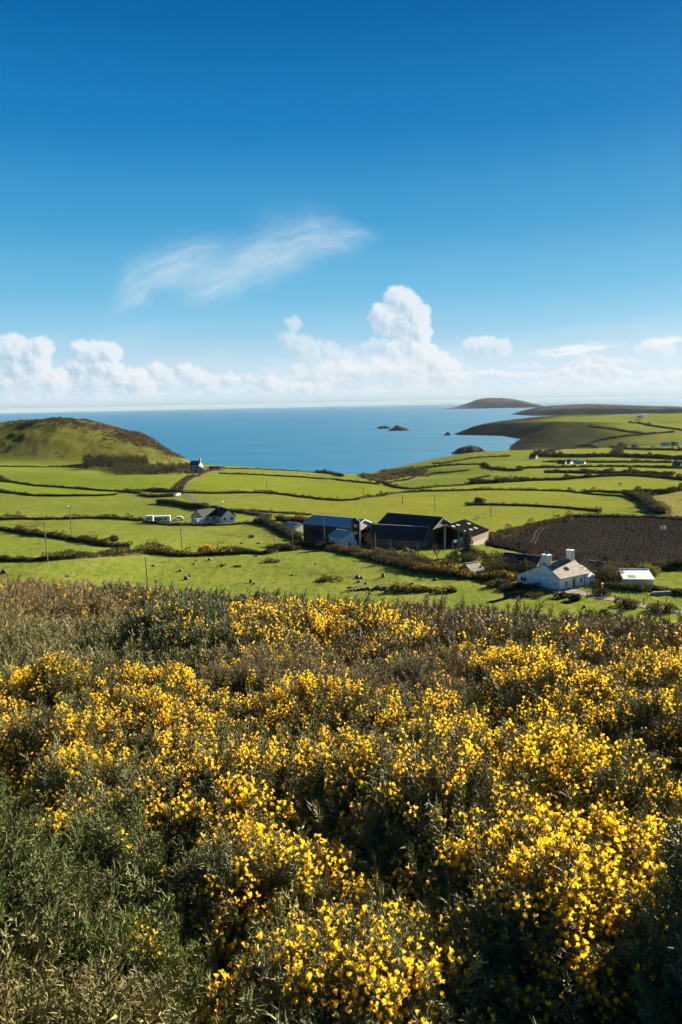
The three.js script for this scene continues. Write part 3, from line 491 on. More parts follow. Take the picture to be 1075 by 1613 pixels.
hedge('zigzag hedge on the far headland', [[924, 702], [941, 694.5], [979, 688], [1020, 684], [1061, 681]], { h: 5, w: 6 });
hedge('long dark hedge descending the far headland', [[928, 671], [955, 675], [984, 679.5], [1010, 682.5]], { h: 5, w: 7 });
hedge('hedge high on the far headland at the right edge', [[992, 666], [1020, 670], [1043, 674], [1085, 679]], { h: 6, w: 7 });
hedge('bushy lane hedge leading to the far white farmhouse', [[976, 717], [973, 711], [978, 706], [985, 703]], { h: 7, w: 10 });
hedge('hedge behind the small white shed', [[935, 893], [960, 895], [985, 897]], { h: 1.8, w: 2.6, tones: [...GREENS, ...TWIG] });
hedge('overgrown wall right of the white shed', [[1010, 903], [1030, 899], [1050, 896], [1085, 894]], { h: 2.6, w: 3, uneven: 0.6 });
hedge('garden hedge below the white shed', [[940, 923], [965, 926], [990, 929], [1015, 932]], { h: 1.5, w: 2.2, tones: [...DARK, ...GREENS] });
hedge('dark bank right of the garden hedge', [[1015, 927], [1040, 931], [1085, 938]], { h: 1.3, w: 2 });

// bushes and trees that stand alone
bush('dark scrub right of the stone house under the hill', 340, 740, 9, 4, [...DARK, ...TWIG], {});
bush('bushes behind the small pale-roofed outhouse', 297, 735, 6, 3, DARK, {});
bush('round dark bush on the slanting gorse bank', 178, 853, 2.6, 2.0, TWIG, {});
bush('lone wind-bent thorn tree in the big pasture', 757, 794, 3, 3.4, DARK, {});
bush('big bare thorn bush behind the yellow gorse hedge', 247, 868, 4.2, 3.6, TWIG, {});
bush('yellow gorse bush right of the middle pole', 323, 870, 2.4, 2.0, RUST, { bloom: 0.5, name: 'gorse_bush' });
bush('dark round bush left of the twin poles, first of two', 432, 868, 2.6, 2.4, DARK, {});
bush('dark round bush between the twin poles, second of two', 452, 867, 2.6, 2.3, DARK, {});
bush('low brown bush lying in the pasture below the twin poles', 428, 885, 3.6, 0.9, [...RUST, ...TWIG], {});
bush('low rusty bush left of the gorse in the near pasture', 352, 892, 1.6, 0.7, TWIG, {});
bush('low rusty bush beside that one, to its right', 372, 893, 2.2, 0.8, [...RUST, ...TWIG], {});
bush('brown gorse tuft alone in the near pasture', 520, 914, 4.5, 1.3, [...RUST, ...TWIG], { bloom: 0.05, name: 'gorse_bush' });
bush('dark green gorse bush at the crest, left of the cottage wall', 634, 933, 3.0, 2.0, [...DARK, ...GREENS], { bloom: 0.08, name: 'gorse_bush' });
bush('dark green gorse bush at the crest, next one to the right', 664, 932, 2.6, 1.6, [...DARK, ...GREENS], { bloom: 0.08, name: 'gorse_bush' });
bush('low gorse patch in front of the derelict shed', 700, 934, 3.5, 1.1, [...DARK, ...TWIG], { bloom: 0.1, name: 'gorse_bush' });
bush('golden gorse left of the white cottage', 790, 914, 4, 1.9, [...RUST, ...DARK], { bloom: 0.55, name: 'gorse_bush' });
bush('golden gorse by the derelict shed', 715, 901, 3.4, 1.8, [...RUST, ...DARK], { bloom: 0.45, name: 'gorse_bush' });
bush('dark bramble patch at the foot of the cottage gable', 808, 927, 4.5, 1.5, [...DARK, ...TWIG], {});
bush('low scrub left of that bramble patch', 786, 923, 4, 1.4, [...TWIG, ...GREENS], {});
bush('ragged shrub against the cottage gable', 836, 927, 3, 1.2, [...GREENS, ...DARK], {});
bush('small gorse bush below the cottage gable', 813, 937, 2.4, 1.0, [...RUST, ...GREENS], { bloom: 0.3, name: 'gorse_bush' });
bush('low tussocky scrub below the cottage, left', 843, 941, 3.2, 1.3, [...TWIG, ...GREENS], {});
bush('dark bush below the cottage forecourt, left of two', 880, 943, 2.3, 1.2, DARK, {});
bush('dark bush below the cottage forecourt, right of two', 902, 945, 2.6, 1.3, DARK, { bloom: 0.04 });
bush('dark bush beside the gravel track, nearest the cottage', 946, 938, 2.4, 1.6, DARK, {});
bush('low thorn bush over the gravel track', 988, 956, 3.2, 1.7, [...DARK, ...RUST], {});
bush('scrubby bush at the track fence, far right', 1040, 963, 3.4, 1.8, [...TWIG, ...DARK], {});
bush('dark hummock of scrub just over the crest at right', 966, 971, 2.6, 1.2, DARK, {});
bush('low scrub beside that hummock', 940, 966, 2.8, 0.8, GREENS, {});
bush('flowering border shrub by the cottage door', 884, 924, 2.0, 1.2, [...TWIG, [0.16, 0.07, 0.06]], {});
bush('second border shrub by the cottage wall', 897, 923, 2.6, 1.0, [...TWIG, ...GREENS], {});
bush('large dark evergreen thicket right of the cottage', 945, 915, 6.5, 4.2, [...DARK, ...TWIG], { group: 'shrubs round the cottage' });
bush('brown thicket right of the evergreen one', 968, 913, 5.5, 3.6, TWIG, { group: 'shrubs round the cottage' });
bush('yellow-green bush behind the white shed', 1020, 905, 3.0, 2.6, [[0.16, 0.16, 0.03], [0.11, 0.12, 0.03]], { group: 'shrubs round the cottage' });
bush('dark shrub left of the cottage gable', 815, 905, 4.5, 3.6, [...GREENS, ...DARK], { group: 'shrubs round the cottage' });
bush('tall olive shrub between cottage and derelict shed', 790, 905, 5, 4, [...GREENS, ...TWIG], { group: 'shrubs round the cottage' });
bush('round green shrub right of the derelict shed', 776, 903, 3, 2.2, [[0.07, 0.11, 0.02], [0.09, 0.12, 0.03]], { group: 'shrubs round the cottage' });
bush('ivy-dark shrub by the left chimney', 838, 895, 3.2, 4.2, DARK, { group: 'shrubs round the cottage' });
bush('dark scrub between the derelict shed and the plough', 778, 888, 6, 3, [...TWIG, ...DARK], { group: 'shrubs round the cottage' });
bush('light patch of scrub by the wood-clad barn', 745, 873, 4.5, 2.0, [[0.14, 0.14, 0.045], [0.10, 0.10, 0.04]], { group: 'shrubs round the cottage' });
bush('bramble mass below the dark barn, left', 606, 873, 5, 2.0, TWIG, { group: 'shrubs round the barns' });
bush('bramble mass below the dark barn, middle', 630, 880, 6, 2.2, TWIG, { group: 'shrubs round the barns' });
bush('bramble mass below the dark barn, right', 655, 888, 6, 2.4, [...TWIG, ...DARK], { group: 'shrubs round the barns' });
bush('scrub under the lamp post', 692, 894, 6, 2.4, [...TWIG, ...DARK], { group: 'shrubs round the barns' });
bush('scrub under the little spruce', 730, 884, 6, 2.6, [...DARK, ...GREENS], { group: 'shrubs round the barns' });
[['bare tree in front of the blue-roofed barn', 500, 856, 6.5], ['bare tree right of the feed silo', 577, 862, 5.5], ['bare sapling clump beside the tractor', 588, 866, 5], ['bare tree before the dark barn, leftmost', 618, 878, 6], ['bare tree before the dark barn, second', 640, 884, 6.5], ['bare tree before the dark barn, third', 660, 888, 6], ['bare tree left of the lamp post', 690, 890, 6.5], ['bare tree right of the lamp post', 724, 890, 6], ['bare tree behind the derelict shed', 765, 897, 5.5], ['bare tree left of the cottage', 806, 908, 6], ['bare tree by the cottage right chimney', 915, 900, 6.5], ['bare tree over the evergreen thicket', 955, 908, 6]].forEach(([l, x, y, h]) => bareTree(l, ground(x, y), h));
{ // the spruce by the wood-clad barn
  const p = ground(737, 874), r = mulberry(77), o = thing('spruce_tree', 'small dark spruce with drooping tiers by the wood-clad barn', 'tree', p), t = new Soup(), c = new Soup();
  spine(t, V(p.x, p.y - 0.3, p.z), V(0, 1, 0), 7.3, 0.16, [0.07, 0.05, 0.035], [0.07, 0.05, 0.035]);
  for (let k = 0; k < 11; k++) { const y = 0.8 + k * 0.56, n = 12 - Math.floor(k * 0.6), l = 2.3 * (1 - k / 12.5); for (let i = 0; i < n; i++) { const a = i / n * 6.28 + k * 0.7 + r() * 0.3, d = V(Math.cos(a), -0.18 + 0.25 * r(), Math.sin(a)).normalize(), b = V(p.x, p.y + y, p.z); for (let m = 0; m < 5; m++) clump(c, b.clone().addScaledVector(d, l * (0.2 + 0.19 * m) * (0.8 + 0.3 * r())), 0.28, 0.16, 5, 0.2, [[0.03, 0.042, 0.02], [0.04, 0.05, 0.024]], r); } }
  part('trunk', t.geometry(p), barkMat, o); part('crown', c.geometry(p), leafMat, o, 'stuff');
}
// the shelter wood at the foot of the hill: too dense to count
{
  const r = mulberry(321), s = new Soup(), at = ground(215, 742);
  for (let i = 0; i < 480; i++) {
    const back = r(), u = r(), px = back < 0.5 ? mix(132, 232, u) : mix(180, 297, u), py = back < 0.5 ? mix(729, 740, r()) : mix(738, 748.5, r()) - (px > 285 ? 1.5 : 0), p = ground(px, py), h = (back < 0.5 ? 8.5 : 6) * (0.75 + 0.5 * r());
    spine(s, p.clone().add(V(0, -0.5, 0)), V(0, 1, 0), h, 0.25, [0.07, 0.055, 0.045], [0.07, 0.055, 0.045]);
    const tones = back < 0.5 ? [[0.026, 0.023, 0.016], [0.033, 0.028, 0.019], [0.024, 0.027, 0.013]] : [[0.055, 0.045, 0.03], [0.048, 0.04, 0.025], [0.038, 0.035, 0.02]];
    for (let k = 0; k < 3; k++) clump(s, p.clone().add(V((r() - 0.5) * 2.4, h * (0.4 + 0.18 * k), (r() - 0.5) * 2.4)), 1.9, h * 0.26, 22, 0.5, tones, r);
  }
  const m = new THREE.Mesh(s.geometry(at), leafMat); m.name = 'shelter_wood'; m.position.copy(at); m.castShadow = m.receiveShadow = true; m.userData = { kind: 'stuff', label: 'dense dark shelter wood along the foot of the left hill', category: 'wood' }; scene.add(m);
}
// heather and gorse scrub over the hill and rough pasture
{
  const r = mulberry(654), s = new Soup();
  for (let i = 0; i < 9000; i++) { const x = mix(-470, -150, r()), d = mix(735, 895, r()), n = fbm(x / 40 + 1, d / 70, 3) + 0.5 * noise(x / 9, d / 9), e = height(x, -d); if ((e - table(PLAIN, d) + 0.048 * Math.min(0, x + 20)) / Math.max(8, table(RIDGE, x) - table(PLAIN, d) + 0.048 * Math.min(0, x + 20)) + 0.3 * n < mix(1.1, mix(0.9, 0.74, smooth(-260, -200, x)), smooth(-375, -320, x)) || e < 56) continue; const w = 0.5 + 1.1 * r(); clump(s, V(x, e + 0.3 * w, -d), w, 0.6 * w, 8, 0.5, [[0.042, 0.032, 0.021], [0.05, 0.038, 0.025], [0.035, 0.034, 0.018]], r); }
  for (let i = 0; i < 2200; i++) { const x = mix(-470, -150, r()), d = mix(720, 880, r()), e = height(x, -d); if (e < 52 || noise(x / 22 + 5, d / 22) + 0.5 * noise(x / 5, d / 5) < 0.3) continue; const w = 0.4 + 1.3 * r() * r(); clump(s, V(x, e + 0.3 * w, -d), w, 0.6 * w, 14, 0.6, [[0.045, 0.045, 0.024], [0.06, 0.055, 0.028]], r); }
  for (let i = 0; i < 900; i++) { const p = ground(mix(560, 676, r()), mix(735, 757, r())); if (!inside(BRACKEN[0], p.x, p.z)) continue; clump(s, p.clone().add(V(0, 0.5, 0)), 2.2, 1.1, 9, 1.0, [[0.055, 0.05, 0.026], [0.07, 0.06, 0.032]], r); }
  const m = new THREE.Mesh(s.geometry(), leafMat); m.name = 'heath_scrub'; m.castShadow = m.receiveShadow = true; m.userData = { kind: 'stuff', label: 'brown heather and bracken scrub on the hill and the sea valley slope', category: 'scrub' }; scene.add(m);
}
// tussocks and low weeds that break the sward of the near pastures
{
  const r = mulberry(987), s = new Soup();
  for (let i = 0; i < 9000; i++) {
    const d = mix(112, 330, Math.pow(r(), 1.5)), x = (r() - 0.5) * d * 1.0, n = fbm(x / 16 + 9, d / 5, 4), keep = smooth(-0.1, 0.5, n + 0.4 * noise(x / 4, d / 4)); if (r() > 0.15 + keep || (x > 45 && d > 180)) continue;
    const y = height(x, -d), w = 0.05 + 0.09 * r(), k = r(), t = k < 0.6 ? [0.12, 0.15, 0.03] : k < 0.92 ? [0.17, 0.15, 0.05] : [0.10, 0.09, 0.04], f = 0.7 + 0.5 * r(), col = [t[0] * f, t[1] * f, t[2] * f];
    for (let q = 0; q < 3; q++) { const a = r() * 6.28, c = Math.cos(a) * w, e = Math.sin(a) * w; s.tri(V(x - c, y - 0.02, -d - e), V(x + c, y - 0.02, -d + e), V(x + (r() - 0.5) * w, y + w * (0.8 + r()), -d + (r() - 0.5) * w), col); }
  }
  for (let i = 0; i < 2600; i++) {                // rushes, molehills' weeds and low bramble in patches
    const d = mix(125, 330, r()), x = (r() - 0.62) * d * 0.95, n = fbm(x / 13 + 9, d / 5, 4) + 0.4 * noise(x / 3, d / 3); if (n < 0.42 || x > 30) continue;
    const w = 0.18 + 0.4 * r() * r(); clump(s, V(x, height(x, -d) + w * 0.25, -d), w, w * 0.5, 9, 0.16, r() < 0.5 ? TWIG : [...DARK, ...RUST], r);
  }
  const m = new THREE.Mesh(s.geometry(), leafMat); m.name = 'pasture_tussocks'; m.castShadow = m.receiveShadow = true; m.userData = { kind: 'stuff', label: 'grass tussocks and weeds in the nearer pastures', category: 'grass' }; scene.add(m);
}

// ---------------------------------------------------------------- buildings
const weather = (m, k = 0.2, s = 1) => grain(256, m, (x, y) => 0.92 + k * fbm(x * s, y * s, 5) + 0.5 * k * noise(x * 7 * s, y * 7 * s), true);
const streaks = grain(256, 8, (x, y) => 0.8 + 0.16 * fbm(x * 3.2, y * 0.35, 4) + 0.08 * noise(x * 9, y * 2), true);
const stoneTone = weather(4, 0.22, 1.4), lichen = grain(256, 6, (x, y) => { const q = 0.72 + 0.22 * fbm(x * 1.5, y * 1.5, 5), l = smooth(0.1, 0.5, fbm(x * 2.3 + 4, y * 2.3, 4)); return [q + 0.16 * l, q + 0.13 * l, q + 0.02 * l]; }, true);
const M = {
  whitewash: std(0.86, 0.86, 0.84, 0.9, { map: stoneTone, bumpMap: grain(256, 3, (x, y) => 0.5 + 0.5 * fbm(x * 2.4, y * 3.4, 4)), bumpScale: 0.06 }), render: std(0.78, 0.77, 0.74, 0.85, { map: stoneTone }),
  slate: std(0.15, 0.145, 0.14, 0.6, { map: lichen }), lichenSlate: std(0.44, 0.40, 0.30, 0.85, { map: lichen }), darkSlate: std(0.05, 0.058, 0.072, 0.7, { map: streaks, specularIntensity: 0.4 }), blueSheet: std(0.56, 0.57, 0.57, 0.7, { map: streaks, specularIntensity: 0.4 }), tarRoof: std(0.016, 0.017, 0.018, 0.9, { map: streaks, specularIntensity: 0 }), darkSheet: std(0.058, 0.055, 0.050, 0.8, { map: streaks, specularIntensity: 0.25 }),
  board: std(0.26, 0.19, 0.13, 0.9, { map: streaks }), oldBoard: std(0.10, 0.08, 0.065, 0.95, { map: streaks, specularIntensity: 0.1 }), block: std(0.42, 0.33, 0.25, 0.95, { map: stoneTone }), concrete: std(0.38, 0.37, 0.35, 0.9, { map: stoneTone }), stone: std(0.30, 0.28, 0.24, 0.95, { map: stoneTone }),
  trim: std(0.72, 0.72, 0.70, 0.6), black: std(0.02, 0.02, 0.022, 0.6), timber: std(0.19, 0.15, 0.11, 0.9, { map: streaks }), pane: new THREE.MeshPhysicalMaterial({ color: lin(0.03, 0.035, 0.04), roughness: 0.08, specularIntensity: 1 }), terracotta: std(0.30, 0.12, 0.07, 0.9), metal: std(0.42, 0.44, 0.46, 0.45, { metalness: 0.5 }), rust: std(0.24, 0.10, 0.05, 0.95),
  red: std(0.55, 0.07, 0.02, 0.7), teal: std(0.05, 0.20, 0.24, 0.6), tyre: std(0.025, 0.025, 0.025, 0.9), paint: std(0.72, 0.73, 0.74, 0.3, { clearcoat: 0.6 }), bluePaint: std(0.06, 0.13, 0.25, 0.3, { clearcoat: 0.6 }), cream: std(0.50, 0.52, 0.53, 0.6, { specularIntensity: 0.4 }), skylight: std(0.26, 0.25, 0.23, 0.6, { specularIntensity: 0.2 }),
};
function prismSlab(a, b, c, d, thick) {            // a slab whose upper face is a-b-c-d
  const n = b.clone().sub(a).cross(d.clone().sub(a)).normalize().multiplyScalar(-thick), q = [a, b, c, d], l = q.map((p) => p.clone().add(n)), pos = [], uv = [], w = a.distanceTo(b), h = a.distanceTo(d);
  const f = (p, t) => { for (const i of [0, 1, 2, 0, 2, 3]) { pos.push(p[i].x, p[i].y, p[i].z); uv.push(...t[i]); } };
  f(q, [[0, 0], [w, 0], [w, h], [0, h]]); f([l[3], l[2], l[1], l[0]], [[0, h], [w, h], [w, 0], [0, 0]]);
  for (let i = 0; i < 4; i++) { const j = (i + 1) % 4; f([q[j], q[i], l[i], l[j]], [[0, 0], [1, 0], [1, 0.1], [0, 0.1]]); }
  const g = new THREE.BufferGeometry(); g.setAttribute('position', new THREE.Float32BufferAttribute(pos, 3)); g.setAttribute('uv', new THREE.Float32BufferAttribute(uv, 2)); g.computeVertexNormals(); return g;
}
const boxAt = (x0, x1, y0, y1, z0, z1, r = 0.015) => { const w = x1 - x0, h = y1 - y0, d = z1 - z0, g = new RoundedBoxGeometry(w, h, d, 1, Math.min(r, w / 3, h / 3, d / 3)); g.translate((x0 + x1) / 2, (y0 + y1) / 2, (z0 + z1) / 2); return g; };
function gableShape(pts, x0, x1) {                 // an outline in z (across) and y (up), from x0 to x1
  const s = new THREE.Shape(pts.map(([z, y]) => new THREE.Vector2(-z, y))), g = new THREE.ExtrudeGeometry(s, { depth: x1 - x0, bevelEnabled: false }); g.rotateY(Math.PI / 2); g.translate(x0, 0, 0); return g;
}
// a ridged building fixed by the two ends of its ridge; x runs along the ridge, +z is its front
function ridged(name, label, category, p1, p2, level, o) {
  const a = onLevel(...p1, level + o.ridge), b = onLevel(...p2, level + o.ridge), L = o.length ?? Math.hypot(b.x - a.x, b.z - a.z), az = Math.atan2(b.x - a.x, -(b.z - a.z));
  const g = o.parent ?? thing(name, label, category, V(a.x, level, a.z), Math.PI / 2 - az, o.group);
  const { front, back, eaveF, eaveB, ridge, wall, roof } = o, ov = o.over ?? 0.25, t = 0.25, low = -1.4;
  const at = (geo, mat, nm, par = g) => part(nm, geo, mat, par);
  const sf = (ridge - eaveF) / front, sb = (ridge - eaveB) / back;
  if (!o.openFront) at(boxAt(0, L, low, eaveF - 0.02, front - t, front), wall, 'wall');
  if (!o.openBack) at(boxAt(0, L, low, eaveB - 0.02, -back, -back + t), o.wallBack ?? wall, 'wall');
  const prof = [[front - t - 0.003, low], [front - t - 0.003, eaveF + sf * t - 0.04], [0, ridge - 0.04], [-back + t + 0.003, eaveB + sb * t - 0.04], [-back + t + 0.003, low]];
  if (!o.openLeft) at(gableShape(prof, 0.0, t), o.gableLeft ?? wall, 'gable_wall');
  if (!o.openRight) at(gableShape(prof, L - t, L), o.gableRight ?? wall, 'gable_wall');
  const ef = V(0, eaveF - sf * ov, front + ov), eb = V(0, eaveB - sb * ov, -back - ov), X0 = -ov, X1 = L + ov, P = (x, v) => V(x, v.y + 0.12, v.z), R = V(0, ridge, 0);
  const rf = at(prismSlab(P(X0, ef), P(X1, ef), P(X1, R), P(X0, R), 0.12), roof, 'roof_slope'), rb = at(prismSlab(P(X1, eb), P(X0, eb), P(X0, R), P(X1, R), 0.12), o.roofBack ?? roof, 'roof_slope');
  at(boxAt(X0, X1, ridge + 0.06, ridge + 0.20, -0.14, 0.14, 0.05), o.cap ?? roof, 'ridge_cap');
  if (o.fascia) for (const x of [X0 - 0.06, X1]) { at(prismSlab(V(x, ef.y + 0.06, ef.z), V(x + 0.06, ef.y + 0.06, ef.z), V(x + 0.06, ridge + 0.10, 0), V(x, ridge + 0.10, 0), 0.34), o.fascia, 'bargeboard'); at(prismSlab(V(x + 0.06, eb.y + 0.06, eb.z), V(x, eb.y + 0.06, eb.z), V(x, ridge + 0.10, 0), V(x + 0.06, ridge + 0.10, 0), 0.34), o.fascia, 'bargeboard'); }
  const e = { g, L, rf, rb, sf, sb, at, ...o };
  e.window = (side, u, y, w, h, door) => {         // side: front, left or right; a framed pane, or a door
    const f = new THREE.Group(); f.name = door ? 'door' : 'window'; f.position.set(side === 'left' ? 0 : side === 'right' ? L : u, y, side === 'front' ? front : side === 'back' ? -back : u); f.rotation.y = side === 'left' ? -Math.PI / 2 : side === 'right' ? Math.PI / 2 : side === 'back' ? Math.PI : 0; g.add(f);
    part('pane', boxAt(-w / 2, w / 2, 0, h, -0.02, 0.02, 0.004), door ? o.doorMat ?? M.timber : M.pane, f);
    for (const [x0, x1, y0, y1] of [[-w / 2 - 0.08, -w / 2, -0.08, h + 0.08], [w / 2, w / 2 + 0.08, -0.08, h + 0.08], [-w / 2, w / 2, h, h + 0.08], [-w / 2, w / 2, -0.08, 0], ...(door ? [] : [[-0.03, 0.03, 0, h]])]) part('frame', boxAt(x0, x1, y0, y1, -0.03, 0.05, 0.006), o.frameMat ?? M.trim, f);
    return f;
  };
  e.chimney = (x, z, w, d, y1, mat, pots = 1) => { const c = at(boxAt(x - w / 2, x + w / 2, ridge - 1.5, y1, z - d / 2, z + d / 2, 0.06), mat, 'chimney'); part('chimney_cap', boxAt(x - w / 2 - 0.08, x + w / 2 + 0.08, y1, y1 + 0.16, z - d / 2 - 0.08, z + d / 2 + 0.08, 0.03), mat, c); for (let i = 0; i < pots; i++) { const pot = new THREE.CylinderGeometry(0.11, 0.15, 0.55, 12); pot.translate(x + (i - (pots - 1) / 2) * 0.42, y1 + 0.43, z); part('chimney_pot', pot, o.potMat ?? M.terracotta, c); } return c; };
  e.onRoof = (x, s, w, h, mat, nm) => { const y = (q) => ridge - sf * q + 0.135, z0 = s, z1 = s + h; return part(nm, prismSlab(V(x, y(z1) + 0.05, z1), V(x + w, y(z1) + 0.05, z1), V(x + w, y(z0) + 0.05, z0), V(x, y(z0) + 0.05, z0), 0.1), mat, rf); };
  return e;
}
const levelAt = (px, py) => ground(px, py).y;
// the white cottage
{
  const lv = levelAt(878, 922), c = ridged('cottage', 'whitewashed stone cottage with two stout chimneys beside the ploughed field', 'house', [858.4, 888.5], [896.5, 881.3], lv, { ridge: 4.6, front: 3.9, back: 7.2, eaveF: 2.25, eaveB: 1.25, wall: M.whitewash, roof: M.lichenSlate, roofBack: M.slate, over: 0.12, length: 8.2, potMat: M.black });
  const half = part('dark_patch', (() => { const y = (z) => 4.6 - c.sf * z + 0.128; return prismSlab(V(0.9, y(1.5), 1.5), V(c.L - 1.2, y(0.7), 0.7), V(c.L - 0.6, y(0.06), 0.06), V(0.2, y(0.06), 0.06), 0.004); })(), M.slate, c.rf); half.userData.label = 'darker patch of roof below the ridge';  // thin darker sheet over the upper front roof slope
  c.chimney(0.65, -0.1, 1.15, 1.5, 6.25, M.whitewash, 2); c.chimney(c.L - 0.6, -0.1, 1.1, 1.2, 6.35, M.whitewash, 1);
  const sky = c.onRoof(3.5, 1.7, 0.95, 0.8, M.pane, 'skylight'); sky.userData.label = 'small roof window';
  c.window('front', 1.7, 0.75, 0.7, 0.8); c.window('front', 4.0, 0.1, 0.85, 1.75, true); c.window('front', 6.0, 0.75, 0.7, 0.8); c.window('left', -5.4, 0.25, 1.5, 0.8);
  part('downpipe', boxAt(7.0, 7.1, 0, 2.1, 3.92, 4.0), M.black, c.g);
  // lean-to at the far end
  const x0 = c.L + 0.003, w = 3.0, body = part('lean_to', gableShape([[3.2, -1.4], [3.2, 1.5], [0, 2.9], [-4, 1.3], [-4, -1.4]], x0, x0 + w), M.whitewash, c.g);
  part('roof_slope', prismSlab(V(x0, 1.45, 3.4), V(x0 + w + 0.1, 1.2, 3.4), V(x0 + w + 0.1, 2.6, -0.1), V(x0, 3.1, -0.1), 0.1), M.whitewash, body);
}
{ const lv = levelAt(830, 893); const b = ridged('outbuilding', 'long low outbuilding with dark blue slate roof behind the cottage', 'outbuilding', [797, 871], [852, 877], lv, { ridge: 4.0, front: 3.2, back: 3.2, eaveF: 1.9, eaveB: 1.9, wall: M.stone, roof: M.darkSlate }); b.window('front', 4, 0.2, 0.9, 1.6, true); }
{ const lv = levelAt(940, 900); const b = ridged('outbuilding', 'small dark slate outbuilding right of the cottage, by the ploughed field', 'outbuilding', [926, 883.5], [952, 886.5], lv, { ridge: 3.4, front: 2.6, back: 2.6, eaveF: 1.8, eaveB: 1.8, wall: M.stone, roof: M.darkSlate }); b.window('right', 0, 0.2, 0.9, 1.6, true); }
{ const lv = levelAt(748, 901); const b = ridged('stone_shed', 'derelict stone shed with a pale lichened roof and open gable', 'shed', [733, 888.5], [753, 885], lv, { ridge: 2.7, front: 2.2, back: 2.2, eaveF: 1.2, eaveB: 1.2, wall: M.stone, roof: M.lichenSlate, over: 0.1 }); b.window('right', 0, 0, 0.8, 1.4, true); }
{ // the white open shed
  const lv = levelAt(1010, 922), a = onLevel(983, 921, lv), b = onLevel(1029, 921, lv), az = 98 * rad, o = thing('white_shed', 'low white open-sided shed with mono-pitch roof right of the cottage', 'shed', V(a.x, lv, a.z), Math.PI / 2 - az), L = a.distanceTo(b) * 1.0, W = 5.2;
  part('roof', prismSlab(V(-0.2, 1.2, 0.3), V(L + 0.2, 1.2, 0.3), V(L + 0.2, 2.05, -W), V(-0.2, 2.05, -W), 0.14), M.cream, o);
  part('wall', boxAt(0, L - 0.1, -1, 0.95, -0.1, 0.02), M.render, o); part('wall', boxAt(0.03, 0.15, -1, 1.05, -W + 0.2, -0.12), M.render, o); part('wall', boxAt(0, L - 0.1, -1, 1.8, -W + 0.05, -W + 0.19), M.timber, o);
  for (const z of [-0.15, -1.7, -3.3, -W + 0.3]) part('post', boxAt(L - 0.08, L + 0.08, -1, 1.08 - z * 0.155, z - 0.08, z + 0.08), M.trim, o);
  part('fascia', boxAt(-0.25, L + 0.25, 1.95, 2.2, -W - 0.12, -W - 0.02), M.trim, o);
  part('roof_sheet', prismSlab(V(1.2, 1.40, -0.7), V(2.4, 1.40, -0.7), V(2.4, 1.593, -1.9), V(1.2, 1.593, -1.9), 0.03), M.skylight, o);
}
